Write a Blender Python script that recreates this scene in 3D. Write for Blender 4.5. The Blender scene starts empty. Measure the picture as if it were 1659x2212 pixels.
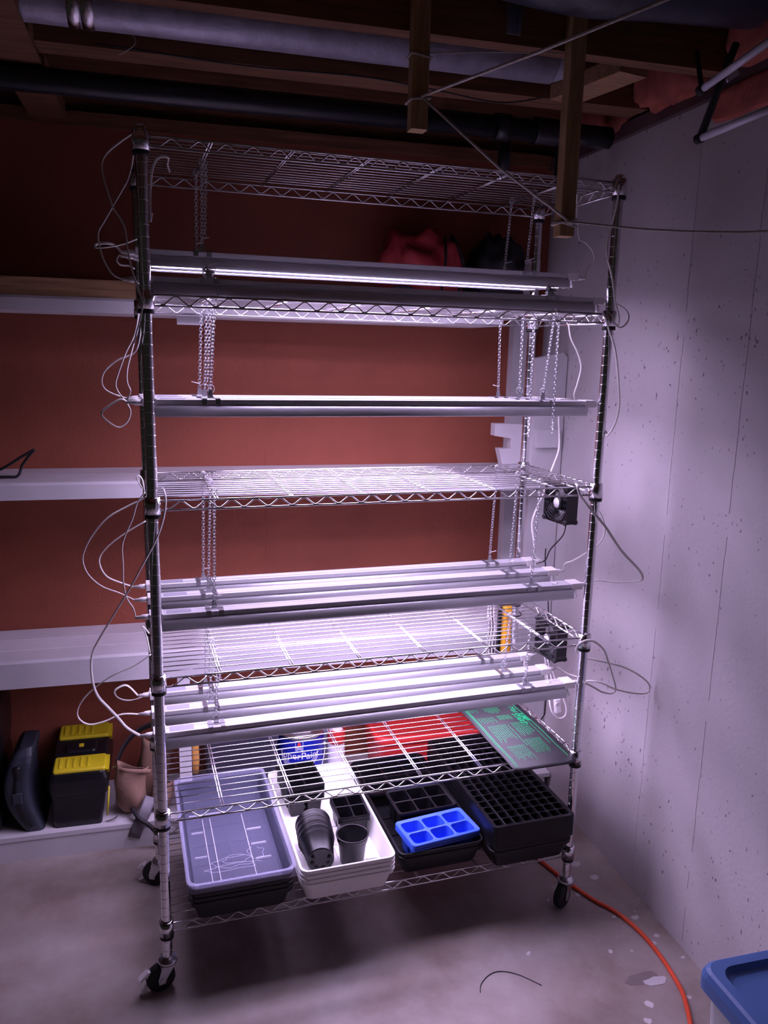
import bpy, math, random
from mathutils import Vector, Matrix, noise

random.seed(7)
S = bpy.context.scene
C = S.collection

# ------------------------------------------------------------------ camera
CAMX = Vector((0.95145998, -0.30681854, 0.02421328))
CAMD = Vector((-0.03798983, -0.19515027, -0.98003732))
CAMF = Vector((0.30541884, 0.93154643, -0.19733366))
CAMP = Vector((-0.0598, -1.9142, 1.6647))
FPX = 1736.35
cam = bpy.data.objects.new('camera', bpy.data.cameras.new('camera'))
C.objects.link(cam)
cam.data.sensor_fit = 'VERTICAL'
cam.data.sensor_height = 24.0
cam.data.lens = FPX / 2212 * 24.0
cam.data.clip_start = 0.02
M = Matrix.Identity(4)
for i in range(3):
    M[i][0] = CAMX[i]; M[i][1] = -CAMD[i]; M[i][2] = -CAMF[i]; M[i][3] = CAMP[i]
cam.matrix_world = M
S.camera = cam

# ------------------------------------------------------------------ world, exposure, light levels
W_ = bpy.data.worlds.new('basement_dark'); S.world = W_
W_.use_nodes = True
W_.node_tree.nodes['Background'].inputs[0].default_value = (0.64, 0.61, 0.54, 1)
W_.node_tree.nodes['Background'].inputs[1].default_value = 0.018
LED_STRENGTH = 20.5
LED_COLOR = (0.775, 0.60, 1.0)
S.view_settings.view_transform = 'Standard'
S.view_settings.look = 'None'
S.view_settings.exposure = 0.0
S.view_settings.gamma = 1.0
S.view_settings.use_curve_mapping = False
S.cycles.use_denoising = True
S.cycles.max_bounces = 10
S.cycles.transparent_max_bounces = 16

# ------------------------------------------------------------------ materials
MATS = {}
def mat(name, col, rough=0.5, metal=0.0, var=0.0, vscale=8.0, bump=0.0, bscale=60.0, alpha=None,
        emit=None, trans=0.0, stretch=None, spec=None, coat=0.0):
    if name in MATS: return MATS[name]
    m = bpy.data.materials.new(name); m.use_nodes = True
    nt = m.node_tree; b = nt.nodes['Principled BSDF']
    b.inputs['Base Color'].default_value = (*col, 1)
    b.inputs['Roughness'].default_value = rough
    b.inputs['Metallic'].default_value = metal
    if spec is not None: b.inputs['Specular IOR Level'].default_value = spec
    if coat: b.inputs['Coat Weight'].default_value = coat
    if trans: b.inputs['Transmission Weight'].default_value = trans
    if alpha is not None: b.inputs['Alpha'].default_value = alpha
    if emit:
        b.inputs['Emission Color'].default_value = (*emit[0], 1)
        b.inputs['Emission Strength'].default_value = emit[1]
    tc = mp = None
    if var or bump:
        tc = nt.nodes.new('ShaderNodeTexCoord'); mp = nt.nodes.new('ShaderNodeMapping')
        nt.links.new(tc.outputs['Object'], mp.inputs['Vector'])
        if stretch: mp.inputs['Scale'].default_value = stretch
    if var:
        n = nt.nodes.new('ShaderNodeTexNoise'); n.inputs['Scale'].default_value = vscale
        n.inputs['Detail'].default_value = 6
        r = nt.nodes.new('ShaderNodeValToRGB')
        r.color_ramp.elements[0].position = 0.32; r.color_ramp.elements[1].position = 0.68
        r.color_ramp.elements[0].color = (*[max(0, c * (1 - var)) for c in col], 1)
        r.color_ramp.elements[1].color = (*[min(1, c * (1 + var)) for c in col], 1)
        nt.links.new(mp.outputs[0], n.inputs['Vector']); nt.links.new(n.outputs[0], r.inputs[0])
        nt.links.new(r.outputs[0], b.inputs['Base Color'])
    if bump:
        n = nt.nodes.new('ShaderNodeTexNoise'); n.inputs['Scale'].default_value = bscale
        n.inputs['Detail'].default_value = 5
        bp = nt.nodes.new('ShaderNodeBump'); bp.inputs['Strength'].default_value = bump
        bp.inputs['Distance'].default_value = 0.004
        nt.links.new(mp.outputs[0], n.inputs['Vector']); nt.links.new(n.outputs[0], bp.inputs['Height'])
        nt.links.new(bp.outputs[0], b.inputs['Normal'])
    MATS[name] = m
    return m

def wall_material(name, base, var, pit_amount, pit_dark, rough=0.75, brush=0.25, stain=None):
    m = bpy.data.materials.new(name); m.use_nodes = True
    nt = m.node_tree; N = nt.nodes; L = nt.links; b = N['Principled BSDF']
    b.inputs['Roughness'].default_value = rough
    tc = N.new('ShaderNodeTexCoord')
    n1 = N.new('ShaderNodeTexNoise'); n1.inputs['Scale'].default_value = 2.3; n1.inputs['Detail'].default_value = 7
    n1.inputs['Roughness'].default_value = 0.6
    L.new(tc.outputs['Object'], n1.inputs['Vector'])
    r = N.new('ShaderNodeValToRGB'); r.color_ramp.elements[0].position = 0.3; r.color_ramp.elements[1].position = 0.7
    r.color_ramp.elements[0].color = (*[c * (1 - var) for c in (stain or base)], 1)
    r.color_ramp.elements[1].color = (*[min(1, c * (1 + var * 0.5)) for c in base], 1)
    L.new(n1.outputs[0], r.inputs[0])
    # pits: a few voronoi cells, warped, each a small hole
    mp = N.new('ShaderNodeMapping'); mp.inputs['Scale'].default_value = (1.0, 1.0, 0.6)
    L.new(tc.outputs['Object'], mp.inputs['Vector'])
    wn = N.new('ShaderNodeTexNoise'); wn.inputs['Scale'].default_value = 60; wn.inputs['Detail'].default_value = 2
    L.new(mp.outputs[0], wn.inputs['Vector'])
    mx = N.new('ShaderNodeMixRGB'); mx.inputs[0].default_value = 0.02
    L.new(mp.outputs[0], mx.inputs[1]); L.new(wn.outputs['Color'], mx.inputs[2])
    vo = N.new('ShaderNodeTexVoronoi'); vo.inputs['Scale'].default_value = 70
    L.new(mx.outputs[0], vo.inputs['Vector'])
    sep = N.new('ShaderNodeSeparateColor'); L.new(vo.outputs['Color'], sep.inputs[0])
    pm = N.new('ShaderNodeTexNoise'); pm.inputs['Scale'].default_value = 1.6; L.new(tc.outputs['Object'], pm.inputs['Vector'])
    # radius = rand * amount * region mask
    mul = N.new('ShaderNodeMath'); mul.operation = 'POWER'; L.new(sep.outputs[0], mul.inputs[0]); mul.inputs[1].default_value = 2.2
    mul2 = N.new('ShaderNodeMath'); mul2.operation = 'MULTIPLY'; L.new(mul.outputs[0], mul2.inputs[0]); mul2.inputs[1].default_value = pit_amount
    mul3 = N.new('ShaderNodeMath'); mul3.operation = 'MULTIPLY'; L.new(mul2.outputs[0], mul3.inputs[0]); L.new(pm.outputs[0], mul3.inputs[1])
    lt = N.new('ShaderNodeMath'); lt.operation = 'SUBTRACT'; L.new(mul3.outputs[0], lt.inputs[0]); L.new(vo.outputs['Distance'], lt.inputs[1])
    sm = N.new('ShaderNodeMapRange'); sm.inputs['From Min'].default_value = 0.0; sm.inputs['From Max'].default_value = 0.04
    L.new(lt.outputs[0], sm.inputs['Value'])
    mc = N.new('ShaderNodeMixRGB'); L.new(sm.outputs[0], mc.inputs[0]); L.new(r.outputs[0], mc.inputs[1])
    mc.inputs[2].default_value = (*pit_dark, 1)
    L.new(mc.outputs[0], b.inputs['Base Color'])
    # relief
    n2 = N.new('ShaderNodeTexNoise'); n2.inputs['Scale'].default_value = 75; n2.inputs['Detail'].default_value = 6
    L.new(tc.outputs['Object'], n2.inputs['Vector'])
    ad = N.new('ShaderNodeMath'); ad.operation = 'SUBTRACT'; L.new(n2.outputs[0], ad.inputs[0])
    m5 = N.new('ShaderNodeMath'); m5.operation = 'MULTIPLY'; L.new(sm.outputs[0], m5.inputs[0]); m5.inputs[1].default_value = 1.5
    L.new(m5.outputs[0], ad.inputs[1])
    bp = N.new('ShaderNodeBump'); bp.inputs['Strength'].default_value = brush; bp.inputs['Distance'].default_value = 0.004
    L.new(ad.outputs[0], bp.inputs['Height']); L.new(bp.outputs[0], b.inputs['Normal'])
    return m

def floor_material():
    m = bpy.data.materials.new('concrete_floor'); m.use_nodes = True
    nt = m.node_tree; N = nt.nodes; L = nt.links; b = N['Principled BSDF']
    b.inputs['Roughness'].default_value = 0.62
    tc = N.new('ShaderNodeTexCoord')
    n1 = N.new('ShaderNodeTexNoise'); n1.inputs['Scale'].default_value = 3.2; n1.inputs['Detail'].default_value = 8; n1.inputs['Roughness'].default_value = 0.62
    L.new(tc.outputs['Object'], n1.inputs['Vector'])
    r = N.new('ShaderNodeValToRGB')
    r.color_ramp.elements[0].position = 0.30; r.color_ramp.elements[0].color = (0.20, 0.148, 0.122, 1)
    r.color_ramp.elements[1].position = 0.72; r.color_ramp.elements[1].color = (0.40, 0.37, 0.345, 1)
    e = r.color_ramp.elements.new(0.5); e.color = (0.31, 0.265, 0.238, 1)
    L.new(n1.outputs[0], r.inputs[0])
    # paint drops, thicker towards the right wall
    vo = N.new('ShaderNodeTexVoronoi'); vo.inputs['Scale'].default_value = 21
    wn = N.new('ShaderNodeTexNoise'); wn.inputs['Scale'].default_value = 40
    L.new(tc.outputs['Object'], wn.inputs['Vector'])
    mx = N.new('ShaderNodeMixRGB'); mx.inputs[0].default_value = 0.02
    L.new(tc.outputs['Object'], mx.inputs[1]); L.new(wn.outputs['Color'], mx.inputs[2]); L.new(mx.outputs[0], vo.inputs['Vector'])
    sc = N.new('ShaderNodeSeparateColor'); L.new(vo.outputs['Color'], sc.inputs[0])
    pw = N.new('ShaderNodeMath'); pw.operation = 'POWER'; L.new(sc.outputs[1], pw.inputs[0]); pw.inputs[1].default_value = 4
    sx = N.new('ShaderNodeSeparateXYZ'); L.new(tc.outputs['Object'], sx.inputs[0])
    mr = N.new('ShaderNodeMapRange'); mr.inputs['From Min'].default_value = 0.7; mr.inputs['From Max'].default_value = 1.4
    mr.inputs['To Min'].default_value = 0.06; mr.inputs['To Max'].default_value = 0.42
    L.new(sx.outputs[0], mr.inputs['Value'])
    mu = N.new('ShaderNodeMath'); mu.operation = 'MULTIPLY'; L.new(pw.outputs[0], mu.inputs[0]); L.new(mr.outputs[0], mu.inputs[1])
    sb = N.new('ShaderNodeMath'); sb.operation = 'SUBTRACT'; L.new(mu.outputs[0], sb.inputs[0]); L.new(vo.outputs['Distance'], sb.inputs[1])
    sm = N.new('ShaderNodeMapRange'); sm.inputs['From Max'].default_value = 0.05; sm.inputs['To Max'].default_value = 0.75
    L.new(sb.outputs[0], sm.inputs['Value'])
    mc = N.new('ShaderNodeMixRGB'); L.new(sm.outputs[0], mc.inputs[0]); L.new(r.outputs[0], mc.inputs[1]); mc.inputs[2].default_value = (0.75, 0.73, 0.73, 1)
    # dark specks
    v2 = N.new('ShaderNodeTexVoronoi'); v2.inputs['Scale'].default_value = 15; L.new(mx.outputs[0], v2.inputs['Vector'])
    s2 = N.new('ShaderNodeSeparateColor'); L.new(v2.outputs['Color'], s2.inputs[0])
    p2 = N.new('ShaderNodeMath'); p2.operation = 'POWER'; L.new(s2.outputs[2], p2.inputs[0]); p2.inputs[1].default_value = 6
    q2 = N.new('ShaderNodeMath'); q2.operation = 'MULTIPLY'; L.new(p2.outputs[0], q2.inputs[0]); q2.inputs[1].default_value = 0.10
    b2 = N.new('ShaderNodeMath'); b2.operation = 'SUBTRACT'; L.new(q2.outputs[0], b2.inputs[0]); L.new(v2.outputs['Distance'], b2.inputs[1])
    m2 = N.new('ShaderNodeMapRange'); m2.inputs['From Max'].default_value = 0.03; m2.inputs['To Max'].default_value = 0.8; L.new(b2.outputs[0], m2.inputs['Value'])
    c2 = N.new('ShaderNodeMixRGB'); L.new(m2.outputs[0], c2.inputs[0]); L.new(mc.outputs[0], c2.inputs[1]); c2.inputs[2].default_value = (0.10, 0.075, 0.07, 1)
    L.new(c2.outputs[0], b.inputs['Base Color'])
    n2 = N.new('ShaderNodeTexNoise'); n2.inputs['Scale'].default_value = 90; n2.inputs['Detail'].default_value = 5
    L.new(tc.outputs['Object'], n2.inputs['Vector'])
    bp = N.new('ShaderNodeBump'); bp.inputs['Strength'].default_value = 0.15; bp.inputs['Distance'].default_value = 0.003
    L.new(n2.outputs[0], bp.inputs['Height']); L.new(bp.outputs[0], b.inputs['Normal'])
    return m

M_red = wall_material('red_painted_concrete', (0.29, 0.075, 0.038), 0.22, 0.10, (0.12, 0.03, 0.025), 0.7, 0.35)
M_wallr = wall_material('white_painted_concrete', (0.51, 0.49, 0.495), 0.10, 0.60, (0.20, 0.16, 0.18), 0.75, 0.22)
M_floor = floor_material()
chrome = mat('chrome', (0.72, 0.72, 0.74), 0.16, 1.0)
wirem = mat('chrome_wire', (0.80, 0.79, 0.80), 0.22, 1.0)
zinc = mat('zinc_steel', (0.62, 0.63, 0.66), 0.32, 1.0)
alu = mat('satin_aluminium', (0.70, 0.70, 0.73), 0.45, 0.35)
wingm = mat('reflector_aluminium', (0.70, 0.71, 0.74), 0.42, 0.55)
aluw = mat('reflector_white', (0.85, 0.85, 0.85), 0.4)
led = mat('led_diffuser', (0.9, 0.9, 0.9), 0.5, emit=(LED_COLOR, LED_STRENGTH))
whitep = mat('white_plastic', (0.82, 0.80, 0.80), 0.4)
cordm = mat('white_cord_vinyl', (0.74, 0.73, 0.68), 0.45)
blackp = mat('black_plastic', (0.009, 0.009, 0.011), 0.28, var=0.3, vscale=14)
blackt = mat('black_tray_plastic', (0.005, 0.005, 0.0065), 0.38, spec=0.32, var=0.45, vscale=30, bump=0.1, bscale=40)
blackr = mat('black_rubber', (0.012, 0.012, 0.013), 0.7)
whitet = mat('white_tray_plastic', (0.84, 0.84, 0.82), 0.38)
bluep = mat('blue_plastic', (0.045, 0.13, 0.80), 0.36)
whitewood = mat('white_painted_wood', (0.60, 0.59, 0.60), 0.6, var=0.07, vscale=5, bump=0.18, bscale=45)
rawwood = mat('raw_pine', (0.40, 0.235, 0.115), 0.65, var=0.25, vscale=6, stretch=(1.5, 14, 14), bump=0.1, bscale=30)
postwood = mat('pine_post', (0.42, 0.27, 0.12), 0.6, var=0.2, vscale=7, stretch=(14, 14, 1.5))
joistw = mat('old_joist_wood', (0.19, 0.085, 0.038), 0.7, var=0.25, vscale=5, stretch=(1.2, 14, 14))
ductm = mat('grey_duct', (0.46, 0.47, 0.56), 0.40, 0.35, var=0.15, vscale=30, bump=0.2, bscale=120)
foil = mat('foil_tape', (0.8, 0.78, 0.8), 0.25, 1.0, bump=0.5, bscale=50)
absm = mat('black_abs_pipe', (0.012, 0.014, 0.018), 0.35)
ropem = mat('cotton_rope', (0.52, 0.48, 0.42), 0.8, var=0.2, vscale=120)
pinkins = mat('pink_insulation', (0.42, 0.11, 0.075), 0.9, var=0.3, vscale=14, bump=0.9, bscale=25)
matm = mat('heat_mat_black', (0.012, 0.012, 0.014), 0.48, spec=0.4)
printg = mat('green_print', (0.0, 0.30, 0.10), 0.5)
orangec = mat('orange_cord', (0.72, 0.075, 0.02), 0.42)
clearm = mat('clear_plastic', (0.60, 0.64, 1.0), 0.14, alpha=0.075, spec=0.8)
clearw = mat('clear_plastic_ridge', (0.88, 0.88, 1.0), 0.3, alpha=0.38)
yellowp = mat('yellow_plastic', (0.62, 0.52, 0.015), 0.45)
amberp = mat('amber_plastic', (0.85, 0.42, 0.02), 0.42)
greycase = mat('grey_case', (0.028, 0.034, 0.048), 0.5, var=0.15, vscale=12)
suede = mat('tan_suede', (0.29, 0.175, 0.125), 0.85, var=0.2, vscale=9, bump=0.35, bscale=70)
leather = mat('black_leather', (0.02, 0.018, 0.022), 0.55)
strapm = mat('grey_strap', (0.16, 0.15, 0.17), 0.5)
redp = mat('red_plastic', (0.62, 0.035, 0.035), 0.42)
redcloth = mat('red_nylon', (0.40, 0.035, 0.04), 0.6, bump=0.3, bscale=14)
blackcloth = mat('black_nylon', (0.02, 0.02, 0.025), 0.6, bump=0.3, bscale=14)
canblue = mat('can_label_blue', (0.012, 0.022, 0.36), 0.35)
cansteel = mat('can_steel', (0.7, 0.7, 0.72), 0.3, 1.0)
printw = mat('white_print', (0.85, 0.85, 0.87), 0.5)
printr = mat('red_print', (0.75, 0.06, 0.06), 0.5)
stickerg = mat('grey_sticker', (0.36, 0.36, 0.42), 0.5)
binlid = mat('blue_bin_lid', (0.07, 0.16, 0.40), 0.45)
binbody = mat('frosted_bin', (0.62, 0.66, 0.66), 0.45, alpha=0.75)
darkcable = mat('black_cable', (0.015, 0.015, 0.018), 0.4)
soil = mat('dark_inside', (0.02, 0.018, 0.016), 0.9)
binpurple = mat('dark_bin', (0.035, 0.033, 0.05), 0.5)
flexm = mat('dark_flex_duct', (0.03, 0.034, 0.05), 0.3, var=0.3, vscale=10, bump=0.8, bscale=22)
tubew = mat('white_coated_tube', (0.62, 0.62, 0.70), 0.35)
darktube = mat('dark_tube', (0.05, 0.05, 0.055), 0.5)
orangewood = mat('orange_handle_wood', (0.55, 0.27, 0.06), 0.5)
yelltool = mat('yellow_tool', (0.75, 0.48, 0.03), 0.45)

# ------------------------------------------------------------------ geometry helpers
TH = -0.052
RROT = Matrix.Rotation(TH, 4, 'Z')      # room frame -> world (the rack stands 3 degrees askew in the room)
IDM = Matrix.Identity(4)

class MB:
    def __init__(s): s.v = []; s.f = []; s.sm = []
    def add(s, vs, fs, smooth=False):
        o = len(s.v); s.v += [Vector(v) for v in vs]
        s.f += [tuple(i + o for i in f) for f in fs]; s.sm += [smooth] * len(fs)
        return s
    def box(s, a, b):
        x0, y0, z0 = a; x1, y1, z1 = b
        return s.add([(x0,y0,z0),(x1,y0,z0),(x1,y1,z0),(x0,y1,z0),(x0,y0,z1),(x1,y0,z1),(x1,y1,z1),(x0,y1,z1)],
                     [(0,3,2,1),(4,5,6,7),(0,1,5,4),(1,2,6,5),(2,3,7,6),(3,0,4,7)])
    def rings(s, rings, smooth=True, cap0=True, cap1=True, closed=True):
        n = len(rings[0]); vs = [v for r in rings for v in r]; fs = []
        for i in range(len(rings) - 1):
            for k in range(n if closed else n - 1):
                k2 = (k + 1) % n
                fs.append((i*n+k, i*n+k2, (i+1)*n+k2, (i+1)*n+k))
        s.add(vs, fs, smooth); o = len(s.v) - len(vs)
        if cap0: s.f.append(tuple(o + k for k in reversed(range(n)))); s.sm.append(False)
        if cap1: s.f.append(tuple(o + (len(rings)-1)*n + k for k in range(n))); s.sm.append(False)
        return s
    def tube(s, path, r, seg=6, ry=None, smooth=True, up=None, cap=True):
        P = [Vector(p) for p in path]
        if ry is None: ry = r
        t0 = (P[1] - P[0]).normalized()
        u = Vector(up) if up else (Vector((0,0,1)) if abs(t0.z) < 0.9 else Vector((1,0,0)))
        rings = []
        for i, p in enumerate(P):
            t = (P[min(i+1, len(P)-1)] - P[max(i-1, 0)])
            t = t.normalized() if t.length > 1e-9 else t0
            u = (u - t * u.dot(t))
            u = u.normalized() if u.length > 1e-6 else t.orthogonal().normalized()
            w = t.cross(u)
            rr = r[i] if isinstance(r, (list, tuple)) else r
            r2 = ry[i] if isinstance(ry, (list, tuple)) else ry
            rings.append([p + u * (math.cos(a) * rr) + w * (math.sin(a) * r2) for a in [2*math.pi*k/seg for k in range(seg)]])
        return s.rings(rings, smooth, cap, cap)
    def lathe(s, prof, c=(0,0,0), seg=24, axis=None, smooth=True, cap0=False, cap1=False):
        c = Vector(c); ax = Vector(axis).normalized() if axis else Vector((0,0,1))
        u = ax.orthogonal().normalized(); w = ax.cross(u)
        rings = [[c + ax*z + (u*math.cos(2*math.pi*k/seg) + w*math.sin(2*math.pi*k/seg))*r for k in range(seg)] for r, z in prof]
        return s.rings(rings, smooth, cap0, cap1)
    def prism(s, poly, fn, h0, h1):
        n = len(poly); vs = [fn(a, b, h0) for a, b in poly] + [fn(a, b, h1) for a, b in poly]
        fs = [tuple(reversed(range(n))), tuple(range(n, 2*n))] + [(k, (k+1) % n, n+(k+1) % n, n+k) for k in range(n)]
        return s.add(vs, fs)
    def xf(s, m):
        s.v = [m @ v for v in s.v]; return s

def rrect(w, d, r, z, n=4, cx=0, cy=0):
    out = []
    for (sx, sy, a0) in ((1,1,0),(-1,1,90),(-1,-1,180),(1,-1,270)):
        for k in range(n + 1):
            a = math.radians(a0 + 90*k/n)
            out.append(Vector((cx + sx*(w/2-r) + r*math.cos(a), cy + sy*(d/2-r) + r*math.sin(a), z)))
    return out

ORG = {}
FRAME = {}
def tag(o, label=None, cat=None, group=None, kind=None):
    if label: o['label'] = label
    if cat: o['category'] = cat
    if group: o['group'] = group
    if kind: o['kind'] = kind
    return o
def thing(name, label, cat, org=(0,0,0), frame=IDM, group=None, kind=None):
    o = bpy.data.objects.new(name, None); C.objects.link(o)
    o.empty_display_size = 0.05
    o.matrix_world = frame @ Matrix.Translation(org)
    ORG[o.name] = Vector(org); FRAME[o.name] = frame
    return tag(o, label, cat, group, kind)
def mesh_of(mb, name, m, shift):
    me = bpy.data.meshes.new(name)
    me.from_pydata([v - shift for v in mb.v], [], mb.f)
    me.polygons.foreach_set('use_smooth', mb.sm)
    me.materials.append(m); me.update()
    return me
def build(mb, name, m, parent=None, frame=IDM, org=None):
    """one mesh object; coordinates are absolute in its frame"""
    if parent is not None:
        po = ORG[parent.name]
        o = bpy.data.objects.new(name, mesh_of(mb, name, m, po)); C.objects.link(o)
        o.parent = parent; ORG[o.name] = po
        return o
    if org is None:
        xs = [v.x for v in mb.v]; ys = [v.y for v in mb.v]; zs = [v.z for v in mb.v]
        org = ((min(xs)+max(xs))/2, (min(ys)+max(ys))/2, min(zs))
    org = Vector(org)
    o = bpy.data.objects.new(name, mesh_of(mb, name, m, org)); C.objects.link(o)
    o.matrix_world = frame @ Matrix.Translation(org); ORG[o.name] = org
    return o
def one(mb, name, m, label, cat, group=None, frame=IDM, org=None):
    return tag(build(mb, name, m, None, frame, org), label, cat, group)
def struct(mb, name, m, frame=IDM, org=(0,0,0)):
    return tag(build(mb, name, m, None, frame, org), kind='structure')
def share(src, parent=None, loc=None, mw=None, label=None, group=None):
    c = src.copy(); C.objects.link(c)
    ORG[c.name] = ORG[src.name]
    c.parent = parent
    if loc is not None: c.location = loc
    if mw is not None: c.matrix_world = mw
    if label: c['label'] = label
    if group: c['group'] = group
    return c
def copy_tree(o, parent=None):
    c = o.copy(); C.objects.link(c); ORG[c.name] = ORG[o.name]; c.parent = parent
    for ch in list(o.children): copy_tree(ch, c)
    return c

def smooth_path(pts, n=6):
    P = [Vector(p) for p in pts]; out = []
    for i in range(len(P) - 1):
        p0 = P[max(i-1,0)]; p1 = P[i]; p2 = P[i+1]; p3 = P[min(i+2, len(P)-1)]
        for k in range(n):
            t = k / n
            out.append(0.5*((2*p1) + (p2-p0)*t + (2*p0-5*p1+4*p2-p3)*t*t + (3*p1-p0-3*p2+p3)*t**3))
    out.append(P[-1]); return out
def at(u, v, y):
    """point of the photograph's frame at depth y (rack frame)"""
    d = CAMX * ((u-829.5)/FPX) + CAMD * ((v-1106)/FPX) + CAMF
    return CAMP + d * ((y - CAMP.y) / d.y)
def text_mb(body, size, bold=0.0, spacing=1.0, shear=0.0, ax='CENTER'):
    cu = bpy.data.curves.new('t', 'FONT'); cu.body = body; cu.size = size; cu.align_x = ax; cu.align_y = 'CENTER'
    cu.space_character = spacing; cu.shear = shear; cu.offset = bold; cu.resolution_u = 3
    ob = bpy.data.objects.new('t', cu); C.objects.link(ob)
    dg = bpy.context.evaluated_depsgraph_get(); me = ob.evaluated_get(dg).to_mesh()
    mb = MB(); mb.add([v.co.copy() for v in me.vertices], [tuple(p.vertices) for p in me.polygons])
    ob.evaluated_get(dg).to_mesh_clear()
    bpy.data.objects.remove(ob); bpy.data.curves.remove(cu)
    return mb
def blob(c, r, amp, fr, seed, nu=28, nv=18, flat=None, power=1.0):
    """a soft lumpy closed body"""
    mb = MB(); rings = []
    for j in range(nv + 1):
        ph = math.pi * j / nv; row = []
        for k in range(nu):
            a = 2*math.pi*k/nu
            d = Vector((math.sin(ph)*math.cos(a), math.sin(ph)*math.sin(a), math.cos(ph)))
            if power != 1.0: d = Vector([math.copysign(abs(t)**power, t) for t in d])
            n = 1 + amp*noise.noise(d*fr + Vector((seed, seed*2.3, 0))) + amp*0.5*noise.noise(d*fr*2.3 + Vector((0, seed, seed)))
            p = Vector((d.x*r[0]*n, d.y*r[1]*n, d.z*r[2]*n)) + Vector(c)
            if flat is not None and p.z < flat: p.z = flat
            row.append(p)
        rings.append(row)
    mb.rings(rings, True, False, False); return mb
def rbox(a, b, r=0.01, n=3):
    """box with rounded vertical edges and softened top and bottom"""
    a = Vector(a); b = Vector(b); w, d, h = b - a; cx, cy = (a.x+b.x)/2, (a.y+b.y)/2
    e = min(r*0.5, h*0.3)
    R = [rrect(w-2*e, d-2*e, max(r-e, 0.001), a.z, n, cx, cy), rrect(w, d, r, a.z+e, n, cx, cy),
         rrect(w, d, r, b.z-e, n, cx, cy), rrect(w-2*e, d-2*e, max(r-e, 0.001), b.z, n, cx, cy)]
    return MB().rings(R, False)

# ================================================================== THE ROOM (room frame)
XR = 1.4265     # right wall
YB = 0.95       # back wall
struct(MB().box((-3.2, -3.6, -0.12), (XR+0.2, YB+0.2, 0.0)), 'floor', M_floor, RROT)
wb = struct(MB().box((-3.2, YB, 0.0), (XR+0.2, YB+0.18, 2.33)), 'wall_back', M_red, RROT)
wr = struct(MB().box((XR, -3.6, 0.0), (XR+0.2, YB, 2.32)), 'wall_right', M_wallr, RROT)
def seam(parent, m, x0, y0, x1, y1, z0, z1):
    # ragged raised line where the form boards met
    mb = MB(); n = 40
    for i in range(n):
        za = z0 + (z1-z0)*i/n; zb = z0 + (z1-z0)*(i+0.94)/n
        if random.random() < 0.12: continue
        j = random.uniform(-0.0015, 0.0015); w = random.uniform(0.5, 1.0)
        if x0 == x1: mb.box((x0, y0+j, za), (x0+0.03, y0+j+(y1-y0)*w, zb))
        else: mb.box((x0+j, y0, za), (x0+j+(x1-x0)*w, y0+0.03, zb))
    return build(mb, 'form_seam', m, parent)
for sx in (0.374, -0.86): seam(wb, M_red, sx, YB-0.0016, sx+0.004, YB, 0.1, 2.3)
for sy in (0.074, -0.19, -1.15): seam(wr, M_wallr, XR-0.0010, sy, XR-0.0010, sy+0.004, 0.02, 2.3)

# ceiling: subfloor, joists along the back wall's direction, blocking, sill
ceil = struct(MB().box((-3.2, -3.6, 2.60), (XR+0.2, YB+0.2, 2.63)), 'ceiling', joistw, RROT)
for (a, b, z) in ((-0.032, 0.012, 2.36), (0.305, 0.345, 2.36), (0.352, 0.40, 2.362), (0.70, 0.742, 2.36), (-0.47, -0.43, 2.36), (-0.88, -0.84, 2.36), (-1.29, -1.25, 2.36), (-1.70, -1.66, 2.36), (-2.11, -2.07, 2.36)):
    build(MB().box((-3.2, a, z), (XR-0.03 if a > -0.4 else XR+0.1, b, 2.60)), 'joist', joistw, ceil)
build(MB().box((-0.345, 0.02, 2.344), (-0.24, YB-0.013, 2.3496)).box((-0.345, 0.02, 2.3496), (-0.24, 0.10, 2.39)).box((-0.345, 0.216, 2.3496), (-0.24, 0.304, 2.39)).box((-0.345, 0.401, 2.3496), (-0.24, 0.699, 2.39)).box((-0.345, 0.743, 2.3496), (-0.24, YB-0.013, 2.39)), 'blocking_board', joistw, ceil)
build(MB().box((-3.2, YB-0.012, 2.33), (XR+0.1, YB+0.14, 2.37)), 'sill_plate', joistw, ceil)
build(MB().box((-3.2, YB+0.02, 2.37), (XR+0.1, YB+0.06, 2.60)), 'rim_board', joistw, ceil)
build(MB().box((XR-0.018, -3.6, 2.3202), (XR+0.14, YB, 2.36)), 'sill_plate', mat('dark_sill', (0.10, 0.06, 0.06), 0.8, var=0.3), ceil)
build(MB().box((XR+0.04, -3.6, 2.36), (XR+0.08, YB, 2.60)), 'rim_board', joistw, ceil)
scr = MB().box((1.11, 0.03, 2.352), (1.20, 0.30, 2.39)); sh = Matrix.Translation((1.155, .16, 0)) @ Matrix.Rotation(0.22, 4, 'Z') @ Matrix.Translation((-1.155, -.16, 0))
scr.xf(sh)
one(scr, 'scrap_board', rawwood, 'pale pine scrap board nailed between joists beside pink insulation', 'board', None, RROT)

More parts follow.
